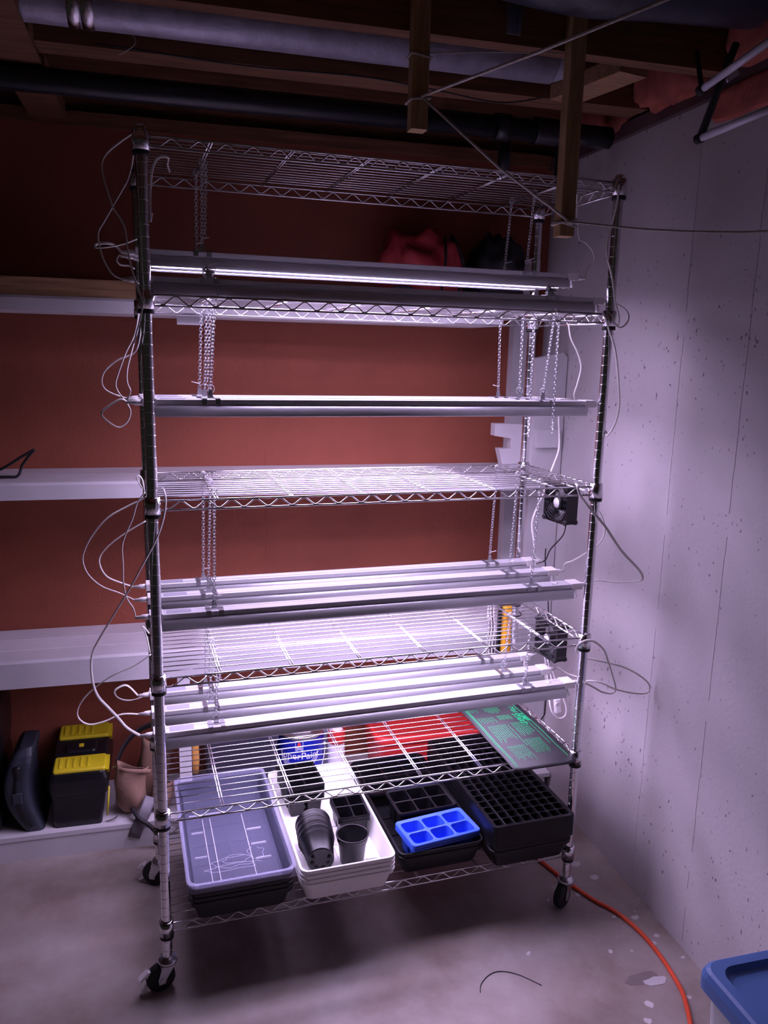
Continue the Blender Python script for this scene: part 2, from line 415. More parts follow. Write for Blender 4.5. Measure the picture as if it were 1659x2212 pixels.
def fluffy(a, b, name, label, seed, parent=None):
    a = Vector(a); b = Vector(b); n = (12, 16, 8); mb = MB()
    c = (a+b)/2; h = (b-a)/2
    rings = []
    for j in range(17):
        ph = math.pi*j/16; row = []
        for k in range(30):
            t = 2*math.pi*k/30
            d = Vector((math.sin(ph)*math.cos(t), math.sin(ph)*math.sin(t), math.cos(ph)))
            d = Vector([math.copysign(abs(q)**0.45, q) for q in d])
            n_ = 1 + 0.12*noise.noise(d*3 + Vector((seed, 0, 0))) + 0.07*noise.noise(d*8 + Vector((0, seed, 0)))
            row.append(Vector((c.x+d.x*h.x*n_, c.y+d.y*h.y*n_, c.z+d.z*h.z*n_)))
        rings.append(row)
    mb.rings(rings, True, False, False)
    return one(mb, name, pinkins, label, 'insulation', 'pink insulation batts along the sill', RROT)
fluffy((XR-0.10, 0.03, 2.345), (XR+0.04, 0.30, 2.585), 'insulation_batt', 'pink fibre insulation batt stuffed beside the pale scrap board', 1)
fluffy((XR-0.08, 0.42, 2.345), (XR+0.04, 0.69, 2.57), 'insulation_batt', 'pink fibre insulation batt behind the black drain pipe elbow', 2)
fluffy((XR-0.06, -0.42, 2.35), (XR+0.04, -0.05, 2.58), 'insulation_batt', 'pink fibre insulation batt above the white rods', 3)
fluffy((XR-0.026, -0.30, 2.250), (XR-0.001, 0.02, 2.325), 'insulation_tuft', 'loose orange pink insulation tuft hanging over the wall top', 4)

# grey round duct
d = thing('round_duct', 'grey wrapped round duct running between the ceiling joists', 'duct', (0.5, 0.16, 2.36), RROT)
build(MB().tube([(-1.6, 0.158, 2.402), (1.02, 0.158, 2.402)], 0.052, 28), 'duct_pipe', ductm, d)
build(MB().tube([(-0.148, 0.158, 2.402), (-0.122, 0.158, 2.402)], 0.0535, 28), 'foil_band', foil, d)
build(MB().tube([(-0.119, 0.158, 2.402), (-0.093, 0.158, 2.402)], 0.0540, 28), 'foil_band', foil, d)
build(MB().tube(smooth_path([(0.99, 0.158, 2.402), (1.03, 0.158, 2.408), (1.058, 0.158, 2.440), (1.065, 0.158, 2.52), (1.065, 0.158, 2.5995)]), 0.050, 24), 'duct_elbow', ductm, d)
# black drain pipe
d = thing('drain_pipe', 'black plastic drain pipe slung under the joists with elbow', 'pipe', (0.5, 0.45, 2.28), RROT)
build(MB().tube([(-1.6, 0.445, 2.3125), (1.14, 0.445, 2.3125)], 0.031, 20), 'pipe', absm, d)
build(MB().tube([(0.985, 0.445, 2.3125), (1.03, 0.445, 2.3125)], 0.037, 20), 'coupling', absm, d)
build(MB().tube(smooth_path([(1.11, 0.445, 2.3125), (1.18, 0.447, 2.3125), (1.215, 0.45, 2.30), (1.225, 0.45, 2.25), (1.225, 0.45, 2.16)]), 0.037, 18), 'elbow', absm, d)
build(MB().tube([(1.225, 0.45, 2.30), (1.225, 0.45, 1.0)], 0.0, 4) if False else MB().tube([(1.20, 0.445, 2.3125), (1.36, 0.445, 2.3125)], 0.031, 18), 'branch', absm, d)
build(MB().tube([(1.085, 0.60, 2.20), (1.085, 0.60, 2.36)], 0.02, 12), 'vent_stub', absm, d)
# thin wire along the second joist
one(MB().tube(smooth_path([(-0.1, 0.295, 2.365), (0.25, 0.292, 2.352), (0.55, 0.29, 2.357), (0.75, 0.29, 2.345), (0.93, 0.285, 2.330), (1.06, 0.29, 2.356)]), 0.0022, 5), 'cable', darkcable,
    'thin dark cable sagging along a ceiling joist', 'cable', None, RROT)
one(MB().tube(smooth_path([(-0.02, 0.297, 2.40), (-0.01, 0.292, 2.375), (-0.035, 0.29, 2.352), (-0.05, 0.292, 2.345)]), 0.0012, 5), 'wire_scrap', mat('pale_wire', (0.55, 0.52, 0.5), 0.5),
    'short pale wire scrap dangling from the joist beside the grey duct', 'wire', None, RROT)

# two hanging wood posts
def wood_post(rx, ry, zb, label):
    t = MB(); h = 0.019
    R = [rrect(2*h, 2*h, 0.003, z, 2, rx, ry) for z in (zb, zb+0.002, 2.58)]
    t.rings(R, False)
    return one(t, 'wood_post', postwood, label, 'post', 'square wood posts nailed to a joist', RROT)
wood_post(0.600, -0.052, 2.150, 'shorter square wood post hanging from joist, cord looped near its end')
wood_post(0.978, -0.052, 1.944, 'longer square wood post hanging from joist, knotted cord at its foot')

# rope
def W(rx, ry, z): return RROT @ Vector((rx, ry, z))
A = W(0.600, -0.080, 2.215); B = W(0.978, -0.080, 1.975)
K = at(1540, -43, -0.838); pt = [K, (K+A)/2 - Vector((0, 0, 0.004)), A]
Kr = RROT.inverted() @ K
wood_post(Kr.x, Kr.y-0.0225, Kr.z-0.002, 'wood post nailed to the joist that carries the far end of the cord')
rp = thing('clothesline', 'pale cotton cord strung between the two hanging wood posts', 'cord', tuple(A))
one_rope = MB().tube(pt, 0.0032, 8)
build(one_rope, 'cord_run', ropem, rp)
build(MB().tube([A, (A+B)/2 - Vector((0,0,0.012)), B], 0.0032, 8), 'cord_run', ropem, rp)
E_ = W(XR, -0.235, 1.962)
build(MB().tube(smooth_path([B, B*0.6+E_*0.4-Vector((0,0,0.01)), B*0.2+E_*0.8-Vector((0,0,0.008)), E_]), 0.0026, 8), 'cord_run', ropem, rp)
def loop_round(rx, ry, z, tilt):
    h = 0.0225; pts = []
    for k in range(17):
        a = 2*math.pi*k/16; c_, s_ = math.cos(a), math.sin(a)
        m_ = max(abs(c_), abs(s_)); pts.append(W(rx + h*c_/m_, ry + h*s_/m_, z + tilt*c_))
    return MB().tube(pts, 0.0028, 6)
build(loop_round(0.600, -0.052, 2.213, 0.004), 'loop', ropem, rp)
build(loop_round(Kr.x, Kr.y-0.0225, Kr.z+0.003, 0.0), 'loop', ropem, rp)
build(loop_round(0.600, -0.052, 2.300, -0.004), 'loop', ropem, rp)
build(loop_round(0.978, -0.052, 1.978, 0.006), 'loop', ropem, rp)
build(loop_round(0.978, -0.052, 1.970, -0.006), 'loop', ropem, rp)
build(blob(B + Vector((0.0, -0.003, 0)), (0.009, 0.008, 0.007), 0.3, 2, 3, 10, 8), 'knot', ropem, rp)
# second thin line behind
one(MB().tube([W(0.60, -0.075, 2.303), W(0.78, -0.045, 2.335), W(0.952, -0.034, 2.354)], 0.0013, 5), 'string', ropem, 'thin string running from shorter wood post along the joist', 'string')

# folding drying rods at the right wall top
t = thing('drying_rods', 'white coated rods with black end joints under the joists', 'drying rack', tuple(W(1.20, -0.3, 2.14)))
T1a, T1b = at(1516, 193, -0.29), at(1700, 62, -0.53)
T2a, T2b = at(1512, 299, -0.30), at(1700, 220, -0.53)
build(MB().tube([T1a, T1b], 0.0082, 12), 'rod', tubew, t)
build(MB().tube([T2a, T2b], 0.0082, 12), 'rod', tubew, t)
build(MB().tube([T2a, at(1560, 170, -0.30), at(1590, 95, -0.30)], 0.0085, 10), 'link_bar', darktube, t)
for p, q in ((T1a, T1b), (T2a, T2b)):
    dd = (q-p).normalized()
    build(MB().tube([p - dd*0.010, p + dd*0.006], 0.0105, 12), 'end_joint', blackr, t)
T1r = RROT.inverted() @ T1a
build(MB().tube([T1a, W(T1r.x+0.11, -0.034, 2.395)], 0.006, 8), 'hanger', darktube, t)
build(MB().box((0.0,0,0),(0.035,0.004,0.022)).xf(Matrix.Translation(at(1573, 178, -0.29)) @ Matrix.Rotation(-0.6, 4, 'Y')), 'clip', tubew, t)

# dark flexible duct and a metal strap above the frame's top edge
one(MB().tube(smooth_path([(0.72, -0.24, 2.47), (0.90, -0.235, 2.46), (1.10, -0.23, 2.475), (1.33, -0.22, 2.49)], 10), 0.10, 20), 'flex_duct', flexm,
    'dark crinkled flexible duct tucked between joists above the white rods', 'duct', None, RROT)
t = MB()
for k in range(3): t.box((0.805+k*0.011, -0.06, 2.372), (0.813+k*0.011, -0.056, 2.5998))
t.box((0.803, -0.056, 2.372), (0.838, -0.054, 2.5998))
one(t, 'metal_strap', zinc, 'ribbed grey metal strap hanging beside the joist', 'strap', None, RROT)

# ------------------------------------------------------------------ white shelves along the back wall (room frame)
def shelf_board(z0, z1, x1, label, planks):
    t = thing('wall_shelf', label, 'shelf', (0.4, 0.645, z0), RROT, 'white plank shelves along the red wall')
    y = 0.645
    for i, w in enumerate(planks):
        b = min(y + w - 0.003, YB - 0.001)
        m = MB()
        R = [(y, z0), (b, z0), (b, z1), (y + (0.006 if i == 0 else 0.001), z1), (y, z1-0.008 if i == 0 else z1-0.001)]
        m.prism(R, lambda a, c, h: (h, a, c), -3.1, x1)
        build(m, 'plank', whitewood, t); y += w
    return t
shelf_board(1.752, 1.795, 1.13, 'white plank shelf level with the second wire shelf', (0.10, 0.10, 0.105))
shelf_board(1.198, 1.250, 1.30, 'white plank shelf at the third wire shelf, black cable on it', (0.15, 0.155))
shelf_board(0.600, 0.690, 1.30, 'thick white plank shelf with rough front above the toolboxes', (0.10, 0.10, 0.105))
t = thing('plinth', 'low white plinth on the floor carrying the toolboxes', 'shelf', (0.4, 0.645, 0), RROT)
build(MB().box((-3.1, 0.648, 0.0), (1.40, 0.672, 0.074)), 'front_board', whitewood, t)
build(MB().box((-3.1, 0.645, 0.074), (1.42, YB-0.001, 0.090)), 'top_board', whitewood, t)
build(MB().box((-3.1, 0.90, 0.0), (1.42, 0.94, 0.074)), 'rear_board', whitewood, t)
one(MB().box((0.046, 0.655, 0.0905), (0.086, 0.745, 0.600)), 'shelf_post', whitewood, 'short white post under the thick shelf beside the wooden handle', 'post', None, RROT)
one(MB().box((1.285, 0.905, 0.0905), (1.375, 0.949, 2.0)), 'shelf_upright', whitewood, 'white board upright fixed flat against the red wall near the corner', 'upright', None, RROT)
one(MB().prism([(1.305, 0.0905), (1.4225, 0.0905), (1.4225, 1.655), (1.405, 1.672), (1.305, 1.650)], lambda a, c, h: (a, h, c), 0.735, 0.775), 'shelf_upright', whitewood, 'white board upright standing against the lilac concrete wall', 'upright', None, RROT)
t = thing('shelf_bracket', 'white stepped wood bracket between the two corner uprights', 'bracket', (1.25, 0.78, 1.25), RROT)
build(MB().prism([(1.215, 1.252), (1.39, 1.252), (1.39, 1.415), (1.175, 1.415), (1.175, 1.372), (1.240, 1.362), (1.240, 1.325), (1.195, 1.325)], lambda a, c, h: (a, h, c), 0.777, 0.815), 'stepped_board', whitewood, t)
build(MB().box((1.315, 0.715, 1.335), (1.40, 0.735, 1.40)), 'cleat', whitewood, t)
# small white tabs under the shelves (seen between the chains)
one(MB().box((0.075, 0.70, 1.727), (0.155, 0.73, 1.752)), 'shelf_cleat', whitewood, 'small white block under the upper plank shelf', 'block', None, RROT)

# boards lying on the upper plank shelf
for k, (y0, y1, z0, z1, x1, lb) in enumerate(((0.66, 0.75, 1.796, 1.819, -0.01, 'pine board lying directly on the upper white shelf'),
                                           (0.655, 0.74, 1.8195, 1.846, -0.03, 'pine board lying on top of another board on the upper shelf'))):
    one(MB().box((-2.6, y0, z0), (x1, y1, z1)), 'pine_board', rawwood, lb, 'board', None, RROT)

# bags on the upper shelf
t = thing('red_bag', 'crumpled red nylon bag with black straps on the upper shelf', 'bag', (0.88, 0.80, 1.796), RROT)
build(blob((0.88, 0.82, 1.91), (0.13, 0.10, 0.15), 0.35, 2.4, 5.1, 34, 22, 1.797, 0.8), 'bag_body', redcloth, t)
build(MB().tube(smooth_path([(0.935, 0.715, 1.81), (0.93, 0.70, 1.88), (0.94, 0.705, 1.97), (0.95, 0.76, 2.04)]), 0.003, 6, 0.011), 'strap', blackcloth, t)
build(MB().tube(smooth_path([(0.985, 0.73, 1.83), (1.01, 0.72, 1.92), (1.0, 0.735, 1.99), (0.98, 0.78, 2.05)]), 0.003, 6, 0.011), 'strap', blackcloth, t)
build(MB().tube(smooth_path([(0.85, 0.665, 1.802), (0.90, 0.65, 1.812), (0.98, 0.65, 1.842), (1.02, 0.665, 1.85), (1.0, 0.67, 1.80), (0.94, 0.655, 1.800), (0.86, 0.66, 1.83)]), 0.004, 6), 'drawcord', redcloth, t)
one(blob((1.16, 0.82, 1.90), (0.095, 0.10, 0.15), 0.3, 2.2, 9.4, 30, 20, 1.797, 0.8), 'black_bag', blackcloth, 'slumped black nylon bag beside the red one on the upper shelf', 'bag', None, RROT)
mb = MB()
for rr in (0.05, 0.065, 0.08):
    mb.tube([(0.80 + rr*math.cos(a), 0.70 + 0.02*math.sin(a), 1.80 + rr*max(0, math.sin(a))*0.9) for a in [math.pi*k/14 for k in range(15)]], 0.004, 6)
one(mb, 'hose_coil', greycase, 'dark blue grey coiled hose on the upper shelf before the red bag', 'hose', None, RROT)
# black cable on the middle plank shelf
one(MB().tube(smooth_path([W(-0.75, 0.80, 1.262), W(-0.56, 0.77, 1.262), W(-0.47, 0.75, 1.274), W(-0.40, 0.75, 1.315), W(-0.362, 0.752, 1.337), W(-0.375, 0.752, 1.322), W(-0.398, 0.75, 1.29), W(-0.412, 0.74, 1.258), W(-0.45, 0.735, 1.256), W(-0.60, 0.73, 1.256), W(-0.75, 0.73, 1.256)]), 0.0042, 8), 'cable', darkcable,
    'stiff black cable looping up off the middle plank shelf', 'cable')
# ================================================================== THE RACK (rack frame)
RW, RD = 1.187, 0.4295
RINGZ = [2.0672, 1.7375, 1.2729, 0.8326, 0.4683, 0.1539]
CORN = [(0, 0), (RW, 0), (RW, RD), (0, RD)]
rack = thing('wire_shelving_rack', 'chrome six-tier wire shelving rack on casters', 'shelving rack')
POST_TOP = 2.122; POST_BOT = 0.088
R0 = 0.0126
pmb = MB().lathe([(R0*0.9, POST_BOT), (R0, POST_BOT+0.002)], (0,0,0), 20, cap0=True)
zz = 0.115; zp = POST_BOT+0.002
while zz < POST_TOP - 0.01:
    pmb.lathe([(R0, zp), (R0, zz-0.0011)], (0,0,0), 20)
    pmb.lathe([(R0, zz-0.0011), (R0-0.0008, zz), (R0, zz+0.0011)], (0,0,0), 20)
    zp = zz+0.0011; zz += 0.0254
pmb.lathe([(R0, zp), (R0, POST_TOP-0.003)], (0,0,0), 20); pmb.lathe([(R0, POST_TOP-0.003), (R0*0.8, POST_TOP)], (0,0,0), 20, cap1=True)
pm = build(pmb, 'post', chrome, rack)
for (x, y) in CORN[1:]: share(pm, rack, (x, y, 0))
# split sleeves
sl = build(MB().lathe([(0.0135,-0.006),(0.0178,-0.006),(0.0182,0.0),(0.0172,0.006),(0.0135,0.006)], (0,0,RINGZ[0]), 20), 'split_sleeve', blackr, rack)
for i, rz in enumerate(RINGZ):
    for j, (x, y) in enumerate(CORN):
        if i == 0 and j == 0: continue
        share(sl, rack, (x, y, rz-RINGZ[0]))
# shelves: one set of meshes, shared by the six shelves
ZU, ZL = 0.035, 0.012
def wire(mb, a, b, r=0.0024, seg=6): mb.tube([a, b], r, seg)
deck = MB()
ND = 14
for k in range(1, ND):
    y = RD*k/ND
    x0 = -0.004; x1 = RW+0.004
    wire(deck, (x0, y, ZU+0.0035), (x1, y, ZU+0.0035), 0.0015)
def truss(p, q, n, off):
    p = Vector(p); q = Vector(q); mb = MB(); d_ = (q-p).normalized(); L_ = (q-p).length
    o_ = Vector(off)
    mb.tube([p + o_ + d_*0.012 + Vector((0,0,ZU)), q + o_ - d_*0.012 + Vector((0,0,ZU))], 0.0025, 8)
    mb.tube([p + o_ + d_*0.012 + Vector((0,0,ZL)), q + o_ - d_*0.012 + Vector((0,0,ZL))], 0.0025, 8)
    pts = []; st = (L_-0.07)/n
    for k in range(2*n+1):
        s_ = 0.035 + st*k/2; top = (k % 2 == 1)
        c_ = p + o_ + d_*s_
        zt = ZU-0.003 if top else ZL+0.003
        pts += [c_ - d_*0.004 + Vector((0,0,zt)), c_ + d_*0.004 + Vector((0,0,zt))]
    mb.tube(pts, 0.0018, 6); return mb
tr_f = truss((0,0,0), (RW,0,0), 19, (0,-0.004,0)); tr_b = truss((0,RD,0), (RW,RD,0), 19, (0,0.004,0))
tr_l = truss((0,0,0), (0,RD,0), 6, (-0.004,0,0)); tr_r = truss((RW,0,0), (RW,RD,0), 6, (0.004,0,0))
collar = MB().lathe([(0.0140,0.004),(0.0192,0.004),(0.0178,0.044),(0.0140,0.044)], (0,0,0), 20)
for a in (0.0, 0.5, 1.0): pass
cross = MB()
for dx in (-0.004, 0.004): cross.tube([(dx*0.8, -0.002, ZU-0.0010), (dx*0.8, RD+0.002, ZU-0.0010)], 0.0018, 6)
first = None
for i, rz in enumerate(RINGZ):
    if i == 0:
        sh0 = build(MB().add(deck.v, deck.f, True).xf(Matrix.Translation((0,0,rz))), 'wire_shelf', wirem, rack)
        subs = []
        for m_ in (tr_f, tr_b, tr_l, tr_r): subs.append((build(m_.xf(Matrix.Translation((0,0,rz))), 'edge_truss', wirem, sh0), Vector((0,0,0))))
        cl = build(collar.xf(Matrix.Translation((0,0,rz))), 'corner_collar', chrome, sh0); subs.append((cl, Vector((0,0,0))))
        for (x, y) in CORN[1:]: subs.append((share(cl, sh0, (x, y, 0)), Vector((x, y, 0))))
        cr = build(cross.xf(Matrix.Translation((0,0,rz))), 'cross_wire', wirem, sh0)
        for k in range(6):
            xx = 0.148 + 0.183*k
            if k == 0: cr.location = (xx, 0, 0); subs.append((cr, Vector((xx,0,0))))
            else: subs.append((share(cr, sh0, (xx, 0, 0)), Vector((xx, 0, 0))))
        first = (sh0, subs)
    else:
        s_ = share(first[0], rack, (0, 0, rz-RINGZ[0]))
        for o_, l_ in first[1]: share(o_, s_, l_)
# casters
def caster(x, y, ang, brake):
    c = bpy.data.objects.new('caster', None); C.objects.link(c); c.parent = rack; c.location = (0,0,0); c.empty_display_size = 0.03
    ORG[c.name] = Vector((0,0,0))
    dx, dy = math.cos(ang), math.sin(ang); off = 0.020
    F = Matrix.Translation((x, y, 0)) @ Matrix.Rotation(ang, 4, 'Z')
    wc = (off, 0, 0.0375)
    def cb(mb, n, m): return build(mb.xf(F), n, m, c)
    cb(MB().lathe([(0.010,-0.014),(0.030,-0.014),(0.0365,-0.010),(0.0375,-0.003),(0.0375,0.003),(0.0365,0.010),(0.030,0.014),(0.010,0.014)], wc, 24, (0,1,0), True, True, True), 'wheel', blackr)
    cb(MB().lathe([(0.003,-0.021),(0.006,-0.021),(0.006,0.021),(0.003,0.021)], wc, 10, (0,1,0), False, True, True), 'axle', zinc)
    fk = MB()
    for s_ in (-1, 1):
        fk.prism([(-0.014,0.074),(0.020,0.074),(off+0.010,0.040),(off+0.008,0.027),(off-0.008,0.027),(off-0.012,0.040)], lambda a, b, h: (a, h, b), s_*0.0165, s_*0.019)
    fk.box((-0.016,-0.019,0.072), (0.022,0.019,0.076))
    cb(fk, 'fork', zinc)
    cb(MB().lathe([(0.016,0.075),(0.024,0.076),(0.026,0.081),(0.024,0.087),(0.018,0.089),(0.0135,0.094)], (0,0,0), 20, None, True, True, True), 'swivel_plate', zinc)
    cb(MB().lathe([(0.006,0.070),(0.006,0.125)], (0,0,0), 10, None, True, True, True), 'stem', zinc)
    if brake:
        cb(MB().prism([(off+0.030,0.060),(off+0.052,0.046),(off+0.056,0.050),(off+0.034,0.068)], lambda a, b, h: (a, h, b), -0.009, 0.009), 'brake_pedal', whitep)
        cb(MB().prism([(off+0.034,0.018),(off+0.050,0.006),(off+0.052,0.011),(off+0.036,0.028)], lambda a, b, h: (a, h, b), -0.008, 0.008), 'brake_pedal', whitep)
        cb(MB().box((off-0.004,-0.0185,0.030), (off+0.040,0.0185,0.034)) if False else MB().box((off+0.026,-0.006,0.026), (off+0.036,0.006,0.064)), 'brake_arm', zinc)
caster(0, 0, math.radians(192), True)
caster(RW, 0, math.radians(212), False)
caster(RW, RD, math.radians(100), False)
caster(0, RD, math.radians(150), True)

# ------------------------------------------------------------------ grow lights
XA, XB = 0.012, 1.180           # body ends
XCL, XCR = 0.145, 1.047         # hanger positions
def light_parts(t):
    # coordinates: fixture centre line at y=0, top of channel at z=0
    y0 = 0.021
    build(MB().prism([(-y0,-0.001),(-y0,-0.011),(-y0+0.003,-0.013),(-y0+0.003,-0.020),(y0-0.003,-0.020),(y0-0.003,-0.013),(y0,-0.011),(y0,-0.001),(y0-0.001,0),(0.008,0),(0.007,-0.0012),(-0.007,-0.0012),(-0.008,0),(-y0+0.001,0)],
          lambda a, b, h: (h, a, b), XA, XB), 'channel', alu, t)
    # wings: curved reflector sheet
    wing = MB()
    for s_ in (-1, 1):
        top = []; bot = []
        for k in range(9):
            a = k/8
            yy = 0.0190 + 0.0125*math.sin(a*math.pi/2); z_ = -0.0150 - 0.0245*(1-math.cos(a*math.pi/2))
            top.append((s_*yy, z_)); bot.append((s_*(yy-0.0008), z_-0.0016))
        rings = []
        for xx in (XA-0.004, XB-0.008):
            rings.append([Vector((xx, a, b)) for a, b in top + bot[::-1]])
        wing.rings(rings, True)
    build(wing, 'reflector', wingm, t)
    # white underside and the glowing diffuser
    build(MB().box((XA+0.005, -0.0255, -0.0361), (XB-0.012, 0.0255, -0.0200)), 'led_tray', aluw, t)
    R = []
    for xx in (XA+0.012, XB-0.03):
        R.append([Vector((xx, 0.0245*math.cos(a), -0.0362 - 0.0030*math.sin(a))) for a in [math.pi*k/10 for k in range(11)]])
    build(MB().rings(R, True), 'led_strip', led, t)
    for (xa, xb, sg) in ((XA-0.026, XA+0.006, -1), (XB-0.010, XB+0.024, 1)):
        e = MB().box((xa, -0.0225, -0.0170), (xb, 0.0225, 0.0016))
        ex_ = XA-0.004 if sg < 0 else XB+0.0005
        e.prism([(-0.019,-0.015)] + [(-0.019-0.0105*math.sin(k/6*math.pi/2), -0.015-0.0225*(1-math.cos(k/6*math.pi/2))) for k in range(1, 7)] + [(0.019+0.0105*math.sin(k/6*math.pi/2), -0.015-0.0225*(1-math.cos(k/6*math.pi/2))) for k in range(6, 0, -1)] + [(0.019,-0.015)], lambda a, b, h: (h, a, b), ex_, ex_+sg*0.003)
        ec = build(e, 'end_cap', whitep, t)
        xo = xa if sg < 0 else xb
        build(MB().tube([(xo, 0, -0.009), (xo+sg*0.018, 0, -0.009), (xo+sg*0.020, 0, -0.009), (xo+sg*0.034, 0, -0.009)], [0.0075, 0.0065, 0.0048, 0.0036], 10, None), 'plug', whitep, ec)
    for xc in (XCL, XCR):
        h = MB()
        for dx in (-0.016, 0.016):
            h.box((xc+dx-0.006, -0.0235, -0.0005), (xc+dx+0.006, 0.0235, 0.0015))
            for s_ in (-1, 1): h.box((xc+dx-0.006, s_*0.0225-0.001, -0.011), (xc+dx+0.006, s_*0.0225+0.001, 0.0015))
        h.box((xc-0.022, -0.004, 0.0012), (xc+0.022, 0.004, 0.0026))
        h.prism([(-0.007,0.0),(0.007,0.0),(0.004,0.020),(-0.004,0.020)], lambda a, b, q: (xc+a, q, b+0.002), -0.001, 0.001)
        build(h, 'hanger_clip', zinc, t)
    build(MB().box((XA+0.015, -0.014, 0.0), (XA+0.075, 0.014, 0.0004)), 'rating_sticker', stickerg, t)
    build(MB().lathe([(0.009, 0.0), (0.009, 0.0006), (0.0, 0.0006)], (XB-0.055, 0, 0.0), 16), 'knockout_plug', whitep, t)
YS = [0.08, 0.22, 0.36]
ROWN = ['under the top shelf', 'under the second shelf', 'under the third shelf', 'under the fourth shelf']
POSN = ['outermost of three', 'middle of three', 'nearest the red wall']
TIERZ = [[1.8180, 1.892, 1.896], [1.539, 1.535, 1.531], [1.009, 1.011, 1.006], [0.692, 0.687, 0.680]]
proto = None
LIGHTS = {}
for ti in range(4):
    for yi in range(3):
        lab = 'silver LED grow light %s, %s' % (ROWN[ti], POSN[yi])
        if proto is None:
            o = thing('grow_light', lab, 'grow light', (0,0,0), IDM, 'LED grow lights hung on the rack'); light_parts(o); proto = o
        else:
            o = copy_tree(proto); o['label'] = lab
        o.location = (0, YS[yi], TIERZ[ti][yi])
        if (ti, yi) == (3, 0): o.rotation_euler.y = -0.007
        LIGHTS[(ti, yi)] = o

# ------------------------------------------------------------------ chains
LK = MB()
def link_ring(c, t, u, ln, wd, r):
    """one chain link: stadium ring, long axis t, flat in plane (t,u)"""
    w = t.cross(u); rings = []
    for k in range(10):
        a = 2*math.pi*k/10
        p = t*(ln*0.5*math.sin(a)) + u*(wd*0.5*math.cos(a)*(1.0 if abs(math.cos(a)) < .9 else .95))
        nrm = (t*math.sin(a)/ln + u*math.cos(a)/wd).normalized()
        rings.append([c + p + nrm*(r*math.cos(b)) + w*(r*math.sin(b)) for b in (0, 1.5708, 3.14159, 4.71239)])
    vs = [v for r_ in rings for v in r_]; fs = []
    for i in range(10):
        j = (i+1) % 10
        for k in range(4): fs.append((i*4+k, i*4+(k+1) % 4, j*4+(k+1) % 4, j*4+k))
    return vs, fs
def chain_mb(path, pitch=0.0085, mb=None):
    mb = mb or MB()
    P = [Vector(p) for p in path]; k = 0; carry = 0.0
    for i in range(len(P)-1):
        seg = P[i+1]-P[i]; L_ = seg.length; t = seg.normalized()
        s_ = carry
        while s_ < L_:
            u = t.orthogonal().normalized(); u = Matrix.Rotation(0.6 + (math.pi/2)*(k % 2), 3, t) @ u
            vs, fs = link_ring(P[i] + t*s_, t, u, 0.0125, 0.0085, 0.00105)
            mb.add(vs, fs, True); s_ += pitch; k += 1
        carry = s_ - L_
    return mb
SIDE = ['left', 'right']
for ti in range(4):
    zt = RINGZ[ti] + ZU
    for yi in range(3):
        zb = TIERZ[ti][yi] + 0.020
        for si, xc in enumerate((XCL, XCR)):
            y = YS[yi]; jx = random.uniform(-0.004, 0.004)
            x0 = xc + jx + (0.006 if si == 0 else -0.004 if ti == 1 else 0.01)
            yt = 0.031 if (ti == 1 and yi == 0) else y
            mb2 = None; pile = (ti == 0 and yi == 0)
            if pile:   # this light rests on the shelf: its chain lies bunched on top
                pp = [(xc+0.010*math.cos(q*1.9)+0.004*math.sin(q*5), y-0.006+0.008*math.sin(q*2.3), zb-0.016+0.0035*(q % 7)) for q in range(16)]
                mb = chain_mb(pp)
            else: mb = chain_mb([(x0, yt, zt+0.002), (xc, y, zb)])
            if ti == 1:
                if si == 0 and yi == 1: mb2 = chain_mb([(x0+0.010, y+0.004, zt+0.002), (xc+0.008, y+0.004, zb+0.02)])
                elif si == 1 and yi < 2: mb2 = chain_mb([(x0+0.012, 0.029 if yi == 0 else y-0.046, zt+0.002), (x0+0.014, 0.029 if yi == 0 else y-0.046, 1.43 if yi == 1 else 1.455)])
            elif ti == 0 and si == 0 and yi == 1:
                mb2 = chain_mb([(x0+0.009, y+0.004, zt+0.002), (xc+0.008, y+0.004, zb+0.015)])
            elif ti == 3 and si == 0:
                mb2 = chain_mb([(x0+0.008, y-0.006, zt+0.002), (xc+0.010, y-0.006, zt-0.05)])
            # hook over the shelf wire
            lab = 'zinc chain at %s end of light %s, %s' % (SIDE[si], ROWN[ti], POSN[yi])
            t = thing('hanging_chain', lab, 'chain', (xc, y, zb), IDM, 'zinc chains hanging the grow lights')
            build(mb, 'links', zinc, t)
            if mb2: build(mb2, 'spare_links', zinc, t)
            if not pile: build(MB().tube(smooth_path([(x0-0.006, yt, zt-0.004), (x0-0.007, yt, zt+0.006), (x0, yt, zt+0.012), (x0+0.007, yt, zt+0.006), (x0+0.002, yt, zt-0.006)], 4), 0.0013, 6), 'hook', zinc, t)
            if yi == 2 or (ti in (0, 2)):
                build(MB().tube([(xc-0.001, y-0.004, zb+0.012), (xc+(0.018 if ti != 1 else -0.022), y-0.008, zb+0.017)], 0.0012, 5, 0.0022), 'zip_tie', whitep, t)
            if ti in (1, 3) and yi < 2:
                build(MB().tube([Vector((xc, y, zb+0.004)) + Vector((0.010*math.cos(a), 0, 0.010*math.sin(a))) for a in [2*math.pi*k/14 for k in range(15)]], 0.0009, 5), 'split_ring', zinc, t)

